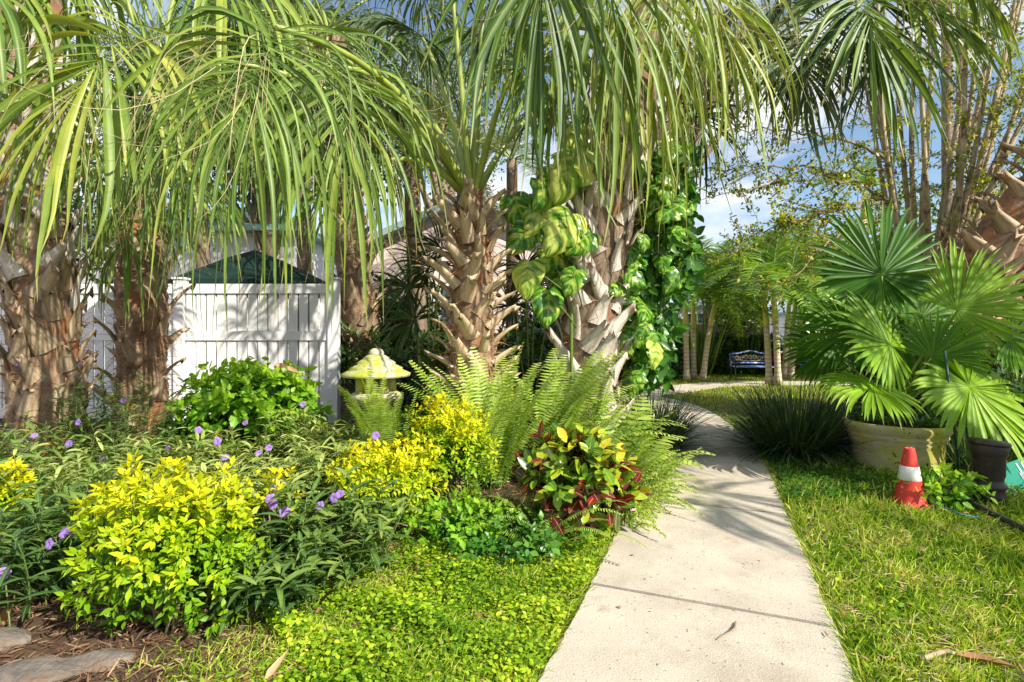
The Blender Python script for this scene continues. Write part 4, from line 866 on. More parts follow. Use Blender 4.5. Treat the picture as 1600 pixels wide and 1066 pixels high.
# patio umbrella
ub = A3(-4.85, 9.9, 0); U = empty('patio_umbrella', ub, 'dark green pyramid canopy showing above the white fence', 'patio umbrella')
g = G(); th = np.arange(9) / 8 * 2 * PI + PI / 8; rows = []
for rr_, z in ((.02, 2.98), (.5, 2.80), (1.0, 2.56), (1.55, 2.30), (1.56, 2.16), (1.50, 2.165), (.5, 2.70), (.03, 2.88)):
    rows.append(np.column_stack([ub[0] + rr_ * np.cos(th), ub[1] + rr_ * np.sin(th), np.full(9, z)]))
V = np.concatenate(rows); i = np.arange(7)[:, None] * 9 + np.arange(8)[None]
g.add((V, np.stack([i, i + 1, i + 10, i + 9], -1).reshape(-1, 4), np.full(len(V), .5), np.zeros(len(V)), np.zeros(len(V))))
g.build('canopy', M['canvas'], U, smooth=False); G().add(tube([ub, ub + UP * 3.02], .022, 10)).build('pole', M['stem_tan'], U)
G().add(lathe([(.001, 0), (.28, 0), (.28, .06), (.06, .09), (.05, .3), (.001, .3)], ub, 20)).build('base', M['iron'], U)

# ------------------------------------------------------------------ concrete lantern
lc = gp(588, 5.3); LN = empty('stone_lantern', lc, 'mossy concrete pagoda lantern standing among the shrubs', 'garden lantern')
zt = at(0, 545, 5.3)[2]; zc = at(0, 588, 5.3)[2]; rl = RNG(2)
G().add(lathe([(.10, zc + .015), (.30, zc - .005), (.335, zc), (.34, zc + .03), (.265, zc + .065), (.255, zc + .06), (.262, zc + .085), (.195, zc + .118), (.187, zc + .113), (.19, zc + .14), (.135, zc + .172), (.13, zc + .168), (.125, zc + .19), (.085, zc + .215), (.07, zc + .22)], lc, 40, .02, rl)).build('cap', M['lantern'], LN)
G().add(lathe([(.07, zc + .215), (.078, zc + .235), (.062, zc + .265), (.03, zc + .282), (.001, zc + .285)], lc, 20)).build('finial', M['lantern'], LN)
for q in range(4):
    a = q * PI / 2 + .7; G().add(box(lc + A3(math.cos(a) * .17, math.sin(a) * .17, zc - .07), (.07, .07, .19), [[math.cos(a), -math.sin(a), 0], [math.sin(a), math.cos(a), 0], [0, 0, 1]])).build('pillar', M['lantern'], LN)
G().add(lathe([(.001, zc - .15), (.22, zc - .16), (.25, zc - .18), (.25, zc - .22), (.17, zc - .27), (.12, zc - .32), (.11, .25), (.14, .2), (.2, .12), (.24, .1), (.24, 0), (.001, 0)], lc, 32, .02, rl)).build('pedestal', M['lantern'], LN)

# ------------------------------------------------------------------ traffic cone, iron stump, sign, pole, hose, cord
cb = gp(1421, 4.22); CN = empty('traffic_cone', cb, 'faded orange-red traffic cone with one white band', 'traffic cone')
zz = lambda z: .120 - (.120 - .038) * (z / .47)
G().add(lathe([(.001, .02), (.130, .02), (.130, .035), (.122, .045), (zz(.1) - .004, .1), (zz(.228), .228), (zz(.36), .36), (zz(.42), .42), (zz(.475), .475), (.034, .485), (.028, .48), (.024, .44)], cb, 36)).build('cone_body', M['cone'], CN)
G().add(lathe([(zz(.235), .233), (zz(.235) + .0025, .235), (zz(.340) + .0025, .340), (zz(.340), .342)], cb, 36)).build('band', M['cone_white'], CN)
G().add(box(cb + UP * .012, (.25, .25, .024))).build('base', M['blackrub'], CN, smooth=False)
sb = gp(1545, 4.3); ca, sa = math.cos(.08), math.sin(.08)
ST = empty('iron_stump', sb, 'rusty black flanged iron pipe stump standing in the grass', 'iron stump')
G().add(lathe([(.001, 0), (.108, 0), (.108, .10), (.100, .13), (.112, .15), (.114, .175), (.096, .19), (.094, .22), (.104, .25), (.106, .38), (.108, .385), (.108, .40), (.116, .42), (.122, .44), (.126, .47), (.122, .50)], sb, 36, .01, RNG(4))).build('body', M['iron'], ST)
lidR = [[ca, 0, sa], [0, 1, 0], [-sa, 0, ca]]; v, q, a1, a2, a3 = lathe([(.001, -.02), (.133, -.02), (.139, -.005), (.133, .012), (.001, .022)], (0, 0, 0), 30, .03, RNG(6)); v = v @ np.array(lidR).T + sb + UP * .515
G().add((v, q, a1, a2, a3)).build('lid', M['iron'], ST)
# sign: tilted flat plate
s0 = at(1506, 748, 4.62); dirx = nz(A3(.97, -.02, .36)); nrm = nz(A3(.12, -.92, .36)); nrm = nz(nrm - dirx * (nrm @ dirx)); diry = np.cross(nrm, dirx); diry = diry if diry[2] > 0 else -diry
SG = empty('street_sign', gp(1560, 4.62), 'green metal street sign lying tilted behind the iron stump', 'sign')
Rm = np.column_stack([dirx, diry, np.cross(dirx, diry)]); W_, H_ = .95, .25
G().add(box(s0 + dirx * W_ / 2 - diry * H_ / 2, (W_, H_, .006), Rm)).build('panel', M['sign'], SG, smooth=False)
nf = np.cross(dirx, diry); nf = nf if nf[1] < 0 else -nf
def text(body, u, v, size, rot, m):
    cu = bpy.data.curves.new('lettering', 'FONT'); cu.body = body; cu.size = size; cu.extrude = .001
    t = bpy.data.objects.new('tmp', cu); C.objects.link(t); bpy.context.view_layer.update()
    me = bpy.data.meshes.new_from_object(t); bpy.data.objects.remove(t); me.materials.append(m)
    o = bpy.data.objects.new('lettering', me); C.objects.link(o); o.parent = SG
    Xx = dirx; Yy = np.cross(nf, Xx); c, s = math.cos(rot), math.sin(rot); X2 = Xx * c + Yy * s; Y2 = -Xx * s + Yy * c
    p = s0 + dirx * u - diry * v + nf * .0055 - np.array(SG['_o'])
    o.matrix_local = Matrix(((X2[0], Y2[0], nf[0], p[0]), (X2[1], Y2[1], nf[1], p[1]), (X2[2], Y2[2], nf[2], p[2]), (0, 0, 0, 1)))
text("10", .43, .105, .12, 0, M['signwhite']); text("14", .47, .235, .09, 0, M['signwhite'])
g = G(); g.add(box(s0 + dirx * .60 - diry * .135 + nf * .005, (.26, .030, .003), Rm)).add(box(s0 + dirx * .46 - diry * .13 + nf * .0052, (.05, .055, .003), Rm)); g.build('arrow', M['signgrey'], SG, smooth=False)
G().add(tube([at(1476, 548, 4.75), at(1490, 660, 4.7), gp(1503, 4.66)], .012, 8)).build('stake', M['darkgreen'], origin=gp(1503, 4.66))
tag(bpy.data.objects['stake'], 'thin dark green metal stake leaning beside the mossy pot', 'stake')
hz = lambda px, py, z=.02: (lambda Y: at(px, py, Y))((CH - z) * F / (py - HOR))
tag(G().add(tube(spline([hz(1440, 750, .1), hz(1470, 742, .14), hz(1500, 775, .08), hz(1545, 800, .06), hz(1590, 822, .05), hz(1640, 850, .04)], 10), .022, 10)).build('hose', M['blackrub']), 'black ribbed hose lying in the grass past the iron stump', 'hose')
tag(G().add(tube(spline([hz(1448, 782, .07), hz(1475, 793, .08), hz(1505, 804, .07), hz(1530, 808, .05)], 10), .004, 6)).build('cord', M['cord']), 'thin blue cord trailing from the cone into the grass', 'cord')
tag(G().add(tube(spline([hz(1440, 1030, .06), hz(1475, 1018, .08), hz(1490, 1020, .07)], 8), [.004] + [.010] * 15 + [.006], 7)).build('stick', M['stem_tan']), 'pale broken stick lying on the right lawn', 'stick')
r5 = RNG(55); tag(G().add(ribbons(A3([*hz(1495, 1022, .06)]), A3(.9, -.35, .15), UP, .20, .05, [.2, 1, .8, .9, .5, .1], .1, 3, .5, rnd=.2)).build('dry_leaf', M['dry']), 'curled brown dry leaf beside the pale stick on the lawn', 'dry leaf')
tag(G().add(ribbons(A3([*at(0, 980, 2.5)]), A3(.35, 0, .9), A3(0, -1, .3), .16, .055, [.3, 1, .9, .7, .3, .05], .1, 3, .5, rnd=.1)).build('dry_leaf', M['dry']), 'orange-brown curled dry leaf at the left edge above the rocks', 'dry leaf')
tag(G().add(ribbons(A3([*hz(415, 1060, .03)]), A3(.3, .5, .35), A3(0, -.6, 1), .12, .035, [.3, 1, .9, .7, .3, .05], .0, 3, .4, rnd=.8)).build('dry_leaf', M['dry']), 'tan curled leaf standing in the mulch at the bottom', 'dry leaf')
tag(G().add(ribbons(A3([*at(430, 568, 5.3)]), A3(.9, 0, -.25), A3(0, -.6, 1), .26, .07, [.3, 1, .6, .9, .7, .05], .05, 3, .5, rnd=.8)).build('dry_leaf', M['dry']), 'curled tan palm scrap resting on top of the lime shrub', 'dry leaf')
tag(G().add(tube(spline([hz(1119, 1000, .036), hz(1134, 990, .05), hz(1146, 983, .045), hz(1150, 972, .036)], 6), [.0015] * 10 + [.004] * 9, 6)).build('twig', M['stem']), 'tiny bent twig lying on the nearest concrete slab', 'twig')

# rocks at the bottom left
def rock(px, py, s, seed, label):
    rng = RNG(seed); n1, n2 = 14, 20; th = np.linspace(.002, PI - .002, n1)[:, None]; ph = np.arange(n2)[None] / n2 * 2 * PI
    d = np.stack([np.sin(th) * np.cos(ph), np.sin(th) * np.sin(ph), np.cos(th) * np.ones_like(ph)], -1); r_ = 1 + 0 * d[..., 0]
    for _ in range(9): k = nz(rng.normal(size=3)); r_ = np.minimum(r_, rng.uniform(.68, .95) / np.clip(d @ k, .05, 9))
    r_ += rng.normal(size=r_.shape) * .012
    Yg = CH * F / (py - HOR); base = gp(px, Yg); V = (d * r_[..., None] * np.array(s) / 2).reshape(-1, 3) + base + UP * s[2] * .25
    i = np.arange(n1 - 1)[:, None] * n2; j = np.arange(n2)[None]; Q = np.stack([i + j, i + n2 + j, i + n2 + (j + 1) % n2, i + (j + 1) % n2], -1).reshape(-1, 4)
    tag(G().add((V, Q, np.full(len(V), .5), np.zeros(len(V)), np.zeros(len(V)))).build('rock', M['rock'], origin=base, smooth=False), label, 'rock', 'edging rocks at the bed corner')
rock(60, 1062, (.40, .20, .09), 1, 'flat grey rock in the bottom left corner')
rock(-10, 1012, (.30, .2, .09), 2, 'brownish rock at the left picture edge')
rock(150, 1040, (.34, .15, .07), 3, 'flat stone half sunk in mulch below the big yellow shrub')
rock(150, 1095, (.30, .16, .06), 5, 'low reddish stone at the bottom edge of the mulch')

# ------------------------------------------------------------------ benches
def bench(px, Y, label, m_, rotz, w=1.25):
    b = gp(px, Y); o = empty('bench', (0, 0, 0), label, 'bench', 'blue garden benches'); o['_o'] = [0., 0., 0.]
    hw = w / 2
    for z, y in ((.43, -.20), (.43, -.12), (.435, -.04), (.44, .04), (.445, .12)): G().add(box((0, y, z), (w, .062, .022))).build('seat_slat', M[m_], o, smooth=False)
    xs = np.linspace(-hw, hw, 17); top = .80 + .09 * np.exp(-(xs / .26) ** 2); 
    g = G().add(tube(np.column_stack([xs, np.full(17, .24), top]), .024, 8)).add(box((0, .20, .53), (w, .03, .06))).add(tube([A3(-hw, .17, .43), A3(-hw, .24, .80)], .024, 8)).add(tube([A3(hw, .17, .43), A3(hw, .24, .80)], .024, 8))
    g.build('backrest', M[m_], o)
    g = G()
    for k in range(9):
        cx = -hw + w * (k + .5) / 9; a = np.linspace(0, 4.4 * PI / 2 * 1.5, 22); rr = .075 - .010 * a / 2; zc_ = .67 + (.03 if abs(cx) < .25 else 0)
        g.add(tube(np.column_stack([cx + (-1) ** k * rr * np.cos(a), np.full(22, .22), zc_ + rr * np.sin(a)]), .008, 5))
    g.add(tube([A3(-hw, .215, .60), A3(hw, .215, .60)], .009, 5)); g.build('scrollwork', M['scroll'], o)
    for s in (-1, 1):
        x = s * (hw - .02)
        G().add(tube(spline([A3(x, -.29, 0), A3(x, -.22, .22), A3(x, -.20, .42)], 5), .018, 7)).build('leg', M['iron'], o)
        G().add(tube(spline([A3(x, .30, 0), A3(x, .20, .2), A3(x, .18, .44)], 5), .018, 7)).build('leg', M['iron'], o)
        G().add(tube(spline([A3(x, -.22, .42), A3(x, -.27, .60), A3(x, -.12, .655), A3(x, .05, .64), A3(x, .22, .66)], 5), .018, 7)).build('armrest', M['iron'], o)
    o.location = b; o.rotation_euler = (0, 0, rotz); return o
bench(1176, 15.6, 'blue metal bench with painted pale sheen and scrolled back between the palm clusters', 'blue', -.12, 1.15)
bench(1278, 16.4, 'darker blue bench half hidden behind the right palm cluster', 'blue2', .15, 1.3)

# ------------------------------------------------------------------ feather palms
def pinnate(rng, p0, d, L, n=44, ll=.42, dr=.09, w=.022, ldr=.12, vee=.3, planar=1.):
    P = [np.asarray(p0, float)]; d = nz(np.asarray(d, float)); m = 22
    for k in range(m): P.append(P[-1] + d * L / m); d = nz(d - UP * dr * (.4 + k / m))
    P = np.array(P); s = np.linspace(.14, .99, n); X = np.stack([np.interp(s * m, np.arange(m + 1), P[:, k]) for k in range(3)], 1); T = nz(np.gradient(X, axis=0))
    rach = tube(P, np.linspace(.016, .004, len(P)), 5); out = []
    for sd in (-1, 1):
        S_ = nz(np.cross(T, UP)) * sd; dd = S_ + T * .55 + UP * vee + rng.normal(size=(n, 3)) * .10
        ln = ll * np.sin(PI * np.clip(s * .78 + .18, 0, 1)) ** .6 * rng.uniform(.85, 1.1, n)
        out.append(ribbons(X, dd, np.cross(T, S_) * -sd + rng.normal(size=(n, 3)) * .15, ln, w, [.5, 1, .9, .6, .06], ldr, 2, rnd=np.clip(rng.rand(n) * .7 + .15, 0, 1)))
    return rach, out
def feather_palm(label, group, base, top, shaft, r0, nfr, L, seed, ll=.42, mt='pinnate', trunk='ringed', lean=(0, 0), n=44, w=.024, els=(10, 75), ldr=.14, name='feather_palm'):
    rng = RNG(seed); base = np.asarray(base, float); o = empty(name, base, label, 'palm tree', group); top = np.asarray(top, float)
    mid = (base + top) / 2 + A3(lean[0], lean[1], 0); P = bez(base, mid, top, 14)
    rr = np.concatenate([[r0 * 1.6, r0 * 1.25], np.linspace(r0 * 1.05, r0 * .85, 12)])
    k = int(14 * (1 - shaft)) if shaft else 14
    G().add(tube(P[:k + 1], rr[:k + 1], 14, .02, rng)).build('trunk', M[trunk], o)
    if shaft: G().add(tube(P[k - 0:] if k < 13 else P[-2:], np.linspace(r0 * 1.08, r0 * .55, 14 - k if k < 13 else 2), 12)).build('crownshaft', M['crownshaft'], o)
    for q in range(nfr):
        a = q * 2.4 + rng.rand() * .4; e = math.radians(els[0] + (els[1] - els[0]) * ((q * .618) % 1))
        rc, lv = pinnate(rng, top, (math.cos(a) * math.cos(e), math.sin(a) * math.cos(e), math.sin(e)), L * rng.uniform(.85, 1.1), n, ll, .10, w, ldr)
        g = G().add(rc, 1); [g.add(x) for x in lv]; g.build('frond', [M[mt], M['petiole']], o)
    return o
FG = 'slender feather palms on the far lawn'
for i, (bx, tx, ty, Y, lab) in enumerate([
    (1073, 1070, 452, 15.6, 'leftmost slender palm of the left cluster on the far lawn'),
    (1084, 1083, 462, 15.9, 'middle slender palm of the left cluster on the far lawn'),
    (1098, 1122, 455, 15.6, 'right-leaning slender palm of the left cluster on the far lawn'),
    (1202, 1193, 452, 14.3, 'left slender palm of the middle pair, right of the bench'),
    (1216, 1207, 440, 14.1, 'right slender palm of the middle pair, in front of the bench end'),
    (1226, 1234, 462, 16.2, 'straight slender palm left in the right cluster'),
    (1231, 1245, 464, 16.5, 'thin middle slender palm in the right cluster'),
    (1235, 1262, 454, 16.1, 'strongly right-leaning slender palm of the right cluster')]):
    rr = RNG(i); feather_palm(lab, FG, gp(bx, Y), at(tx, ty, Y), .42, .078, 14, 2.05, 300 + i, .50, n=36, w=.040, els=(-5, 86), lean=(-(tx - bx) * .004, 0))
feather_palm('big dark feathery palm behind the centre palm', None, gp(660, 9.5), at(640, 215, 9.5), 0, .16, 15, 2.4, 401, .5, 'finepalm', 'bark_grey', n=80, w=.014, els=(-15, 80), ldr=.2)
feather_palm('dark feathery palm behind the slim trunk by the fence end', None, gp(480, 11.5), at(470, 60, 11.5), 0, .16, 15, 2.8, 402, .6, 'finepalm', 'bark_grey', n=70, w=.02, els=(-15, 80), ldr=.2)
feather_palm('small arching feathery palm behind the tall palm', None, gp(800, 10.0), at(800, 250, 10.0), 0, .12, 12, 1.9, 403, .42, 'finepalm', 'bark_grey', n=60, w=.014, els=(-10, 80), ldr=.2)
feather_palm('feathery palm rising over the far houses behind the left fronds', None, gp(330, 12.5), at(300, 120, 12.5), 0, .16, 13, 2.8, 404, .6, 'finepalm', 'bark_grey', n=60, w=.02, els=(-15, 80), ldr=.2)
feather_palm('pale far feather palm left of the clustered tan stems', None, gp(1345, 21), at(1350, 300, 21), .2, .12, 10, 2.4, 405, .6, n=34, w=.04, els=(0, 80))
feather_palm('small feather palm with dark fronds above the far lawn', None, gp(1255, 19), at(1250, 400, 19), .2, .12, 11, 2.6, 408, .6, n=34, w=.045, els=(-10, 80))
feather_palm('tall thin far palm trunk seen between the tan stems', 'tall thin palms far behind', gp(1482, 15), at(1478, -140, 15), 0, .14, 9, 2.4, 406, .6, 'finepalm', 'bark_grey', n=40, w=.03)
feather_palm('second tall thin far palm trunk right of the first one', 'tall thin palms far behind', gp(1500, 17), at(1500, -120, 17), 0, .11, 9, 2.4, 407, .6, 'finepalm', 'bark_grey', n=40, w=.03)
# dark palmettos behind the centre palm
for i, (px, Y, lab, hubs) in enumerate([(668, 6.6, 'dark palmetto left of the centre palm trunk', [(672, 420, -.5), (650, 500, -.7), (690, 390, -.1), (640, 450, -.8), (690, 590, -.3)]), (830, 7.2, 'dark palmetto between the centre palm and the vine', [(835, 455, .3), (800, 480, -.4), (860, 470, .6), (820, 420, 0)])]):
    o = empty('palmetto', gp(px, Y), lab, 'palmetto'); rr = RNG(500 + i)
    for hx, hy, ax in hubs: frond(rr, o, gp(px, Y) + UP * .1, at(hx, hy, Y - .1), .62, (ax, -.3, .35), (ax * .4, -.9, .4), arch=.15, mt='sabal_dark', th=6, pr=.009, nseg=36, fused=.35, droop=.14, costa=.05, tone=.3)

# ------------------------------------------------------------------ multi-stemmed tree and other trees
rt = RNG(31)
CT = empty('multi_stem_tree', gp(1450, 8.6), 'tree of many tan upright stems with tiny yellow-green leaves', 'tree')
tips = []; 
stems = [(1400, 330, 1350, 100, 1330, -60), (1410, 420, 1375, 180, 1370, -60), (1425, 400, 1400, 160, 1405, -60), (1430, 400, 1425, 170, 1445, -60), (1440, 380, 1455, 150, 1470, -60), (1450, 400, 1440, 250, 1430, -40), (1460, 420, 1500, 170, 1530, -60), (1470, 420, 1530, 160, 1560, -60), (1480, 430, 1545, 200, 1600, -40), (1470, 440, 1560, 250, 1650, 40), (1480, 450, 1500, 250, 1510, -60), (1490, 430, 1560, 120, 1600, -80), (1415, 420, 1390, 250, 1380, -40), (1395, 400, 1370, 260, 1340, 60), (1490, 440, 1580, 220, 1650, 100)] + [(1480 + 7 * k, 430, 1512 + 20 * k, 200 + 9 * k, 1540 + 30 * k, -60 + 26 * k) for k in range(5)]
for i, (ax_, ay, bx_, by, cx_, cy_) in enumerate(stems):
    Y0 = 8.6 + rt.uniform(-.4, .5); Y1 = Y0 + rt.uniform(-.6, .3); P = spline([gp(1440 + (ax_ - 1440) * .4, 8.6), at(ax_, ay, Y0), at(bx_ + rt.uniform(-6, 6), by, Y1), at(cx_, cy_, Y1)], 9)
    st = G().add(tube(P, np.linspace(.062, .022, len(P)), 9, .08, rt)).build('trunk', M['stem_tan'], CT)
    for k in range(20 if ax_ > 1455 else 9):
        b = P[int(len(P) * rt.uniform(.4, .98))]; e = b + A3(rt.normal() * .4, rt.normal() * .4 - .15, rt.uniform(-.2, .7)); tips.append((b, e))
for (a, b, c) in [((1400, 330), (1330, 290), (1120, 400)), ((1395, 320), (1280, 235), (1080, 270)), ((1390, 310), (1330, 310), (1200, 370)), ((1400, 270), (1300, 260), (1160, 300)), ((1385, 250), (1310, 200), (1150, 200)), ((1350, 130), (1300, 60), (1120, 90)), ((1390, 340), (1300, 350), (1240, 440))]:
    P = bez(at(*a, 8.4), at(*b, 8.0), at(*c, 7.6), 16); P[1:-1] += rt.normal(size=(14, 3)) * .03
    G().add(tube(P, np.linspace(.026, .006, 16), 7, .08, rt)).build('branch', M['stem'], CT)
    for k in range(34):
        b_ = P[rt.randint(3, 16)]; tips.append((b_, b_ + A3(rt.normal() * .30 - .15, rt.normal() * .3, rt.uniform(-.5, .35))))
g = G(); lp = []; ld = []
for b, e in tips:
    Q_ = bez(b, (b + e) / 2 + rsph(rt, 1)[0] * .08, e, 6); g.add(tube(Q_, np.linspace(.007, .003, 6), 4))
    for k in range(26): t = rt.rand() ** .7; lp.append(b + (e - b) * t + rsph(rt, 1)[0] * .05); ld.append(rsph(rt, 1)[0])
g.build('twigs', M['stem'], CT); lp = np.array(lp); ld = np.array(ld); n = len(lp)
G().add(ribbons(lp, ld, UP + rsph(rt, n) * .6, rt.uniform(.04, .075, n), rt.uniform(.022, .038, n), [.2, 1, .9, .1], .1, rnd=rt.rand(n))).build('foliage', M['tree'], CT)

def tree(label, base, h, rad, nc, leaf, mt, seed, zc=None, group=None, lp=9, openn=.45, off=(0, 0)):
    rng = RNG(seed); base = np.asarray(base, float); o = empty('tree', base, label, 'tree', group); zc = zc or h * .65
    c = base + UP * zc + A3(off[0], off[1], 0); d = rsph(rng, nc); rad = np.array(rad)
    lob = 1 + .22 * np.sin(d[:, 0] * 4 + seed) * np.sin(d[:, 2] * 5) + .15 * np.sin(d[:, 1] * 6 + d[:, 0] * 5 + seed)
    pc_ = c + d * rad * (rng.rand(nc) ** openn * lob)[:, None]
    P = np.repeat(pc_, lp, 0) + rng.normal(size=(nc * lp, 3)) * leaf * 1.6; n = len(P); rn = np.clip(np.repeat(rng.rand(nc), lp) * .5 + rng.rand(n) * .5, 0, 1)
    G().add(ribbons(P, rsph(rng, n), UP + rsph(rng, n) * .8, leaf * rng.uniform(.7, 1.3, n), leaf * .5, [.2, 1, .85, .1], .12, rnd=rn)).build('crown', M[mt], o)
    g = G().add(tube(bez(base, base + UP * zc * .5 + A3(.1, 0, 0), c, 8), np.linspace(.03, .014, 8) * h * .8, 9))
    for k in rng.choice(nc, 22): g.add(tube(bez(base + UP * zc * rng.uniform(.35, .8), c * .6 + pc_[k] * .4, pc_[k], 6), np.linspace(.012, .004, 6) * h * .7, 6))
    g.build('trunk', M['stem'], o); return o
BT = 'broadleaf trees behind the far lawn'
tree('round green tree behind the left palm cluster', gp(1105, 21), 4.6, (1.1, 1.0, .9), 300, .16, 'tree2', 1, zc=3.5, group=BT)
tree('leafy tree behind the middle palm pair', gp(1190, 22), 5.6, (1.8, 1.3, 1.3), 480, .17, 'tree2', 2, zc=4.1, group=BT)
tree('yellow-green tree behind the right palm cluster', gp(1268, 20), 5.4, (1.6, 1.3, 1.3), 480, .16, 'tree', 3, zc=4.0, group=BT)
tree('dense green tree left of the clustered tan stems', gp(1345, 17), 4.8, (1.7, 1.3, 1.9), 700, .15, 'tree2', 4, zc=3.0, group=BT)
tree('wide tree behind the potted fan palm', gp(1480, 16), 5.6, (2.5, 1.4, 2.3), 900, .16, 'tree2', 5, zc=3.2, group=BT)
tree('tree closing the view at the far right', gp(1640, 13), 4.6, (1.8, 1.2, 1.8), 600, .15, 'tree2', 6, zc=2.6, group=BT)
tree('small dark tree above the hedge left of the benches', gp(1150, 19), 3.2, (.9, .8, 1.1), 260, .14, 'hedge', 9, zc=2.3, group=BT)
tree('airy small-leaved tree high above the path opening', gp(1005, 13.7), 8.8, (2.6, 1.2, 1.5), 420, .07, 'tree', 7, zc=8.8, lp=14, off=(2.4, 0))
tree('airy tree with fine leaves high above the centre palm', gp(690, 13.5), 8.6, (2.8, 1.5, 2.2), 620, .10, 'tree2', 8, zc=7.2, lp=12)
tree('dark tree behind the left palms', gp(420, 14), 8.5, (4.2, 1.6, 2.6), 2300, .16, 'hedge', 10, zc=7.4, lp=9)
tree('dark tree at the far left behind the massive palm', gp(60, 11), 6.5, (2.0, 1.6, 2.4), 520, .12, 'hedge', 11, zc=4.4)

def hedge(label, x0, x1, y, h, d, seed, mt='hedge', leaf=.06, n=6500):
    rng = RNG(seed); w = x1 - x0; P = np.column_stack([rng.uniform(x0, x1, n), y + rng.uniform(-d / 2, d / 2, n), rng.uniform(0, h, n)])
    f = rng.rand(n); P[f < .55, 1] = y - d / 2 + rng.normal(size=(f < .55).sum()) * .04; P[(f > .55) & (f < .8), 2] = h + rng.normal(size=((f > .55) & (f < .8)).sum()) * .04
    P[:, 2] += .06 * np.sin(P[:, 0] * 2.1)
    o = empty('hedge', A3((x0 + x1) / 2, y, 0), label, 'hedge')
    G().add(ribbons(P, rsph(rng, n) + A3(0, -.5, .4), UP + rsph(rng, n) * .7 - A3(0, .5, 0), leaf * rng.uniform(.7, 1.3, n), leaf * .55, [.2, 1, .85, .1], .1, rnd=rng.rand(n))).build('foliage', M[mt], o)
    g = G()
    for k in range(int(w / .35)): x = x0 + .17 + k * .35; g.add(tube([A3(x, y, 0), A3(x + rng.normal() * .05, y, h * .6), A3(x + rng.normal() * .1, y, h * .92)], [.02, .015, .006], 6))
    g.build('stem', M['stem'], o)
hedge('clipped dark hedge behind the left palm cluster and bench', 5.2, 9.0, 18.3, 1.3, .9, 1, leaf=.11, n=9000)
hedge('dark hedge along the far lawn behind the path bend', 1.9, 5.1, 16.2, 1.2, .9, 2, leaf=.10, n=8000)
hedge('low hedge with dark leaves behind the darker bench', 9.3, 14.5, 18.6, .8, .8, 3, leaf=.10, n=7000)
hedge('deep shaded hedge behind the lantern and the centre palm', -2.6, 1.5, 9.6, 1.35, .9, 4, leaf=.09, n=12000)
shrub('red_shrub', 'small red-leaved shrub between the palm clusters', 'shrub', gp(1222, 17.2), (1.0, .75), 150, 7, .12, .07, 'red', 41)
tuft('strap_plant', 'tall spiky plant above the hedge left of the bench', gp(1170, 18.0), 90, 1.9, .045, 'tree2', 43, el=(60, 88), dr=.05, spread=.3, cat='plant')
tuft('strap_plant', 'tall pale leaf blades behind the left palm cluster', gp(1095, 17.4), 60, 2.3, .06, 'tree2', 44, el=(70, 88), dr=.03, spread=.3, cat='plant')

# ------------------------------------------------------------------ houses and walls
def house(label, x0, x1, y0, y1, h, wall, roofm, ridge, ov=.35, wins=(), trim='whitewall', name='house', gable=False):
    o = empty(name, A3((x0 + x1) / 2, y0, 0), label, 'house'); cx, cy = (x0 + x1) / 2, (y0 + y1) / 2
    G().add(box((cx, cy, h / 2), (x1 - x0, y1 - y0, h))).build('wall', M[wall], o, smooth=False)
    e = ov; z = h + .003; hr = min(x1 - x0, y1 - y0) / 2 * .75
    if gable: a, b = A3(cx, y0 - e, h + ridge), A3(cx, y1 + e, h + ridge)
    else: a, b = A3(x0 + hr, cy, h + ridge), A3(x1 - hr, cy, h + ridge)
    c0, c1, c2, c3 = A3(x0 - e, y0 - e, z), A3(x1 + e, y0 - e, z), A3(x1 + e, y1 + e, z), A3(x0 - e, y1 + e, z)
    lo = lambda v: v - UP * .16
    if gable: V = np.array([c0, c1, c2, c3, a, b, lo(c0), lo(c1), lo(c2), lo(c3), lo(a), lo(b)]); Q = [[0, 4, 5, 3], [1, 2, 5, 4], [6, 9, 11, 10], [7, 10, 11, 8], [0, 6, 10, 4], [4, 10, 7, 1], [0, 3, 9, 6], [1, 7, 8, 2]]
    else: V = np.array([c0, c1, c2, c3, a, b, lo(c0), lo(c1), lo(c2), lo(c3)]); Q = [[0, 1, 5, 4], [2, 3, 4, 5], [3, 0, 4, 4], [1, 2, 5, 5], [0, 6, 7, 1], [1, 7, 8, 2], [2, 8, 9, 3], [3, 9, 6, 0], [6, 9, 8, 7]]
    g = G()
    if not gable: V = np.vstack([V, a + A3(.001, 0, 0), b + A3(-.001, 0, 0)]); Q[2] = [3, 0, 4, 10]; Q[3] = [1, 2, 5, 11]
    g.add((V, np.array(Q), np.full(len(V), .5), np.zeros(len(V)), np.zeros(len(V)))); g.build('roof', M[roofm], o, smooth=False)
    if gable:
        V = np.array([A3(x0, y0 + .01, h), A3(x1, y0 + .01, h), A3(cx, y0 + .01, h + ridge - .17), A3(cx - .01, y0 + .01, h + ridge - .17)])
        G().add((V, np.array([[0, 1, 2, 3]]), np.full(4, .5), np.zeros(4), np.zeros(4))).build('gable', M[wall], o, smooth=False)
    for wx, wz, ww, wh in wins:
        f = G(); 
        for c_, s_ in (((wx, y0 - .03, wz + wh / 2), (ww + .16, .06, .08)), ((wx, y0 - .03, wz - wh / 2), (ww + .16, .06, .08)), ((wx - ww / 2 - .04, y0 - .028, wz), (.08, .055, wh - .08)), ((wx + ww / 2 + .04, y0 - .028, wz), (.08, .055, wh - .08)), ((wx, y0 - .025, wz), (.04, .05, wh - .08))): f.add(box(c_, s_))
        w_ = f.build('window', M[trim], o, smooth=False)
        p_ = G().add(box((wx, y0 - .008, wz), (ww, .016, wh))).build('pane', M['glass'], None, origin=np.array(o['_o']), smooth=False); p_.location = (0, 0, 0); p_.parent = w_
    return o
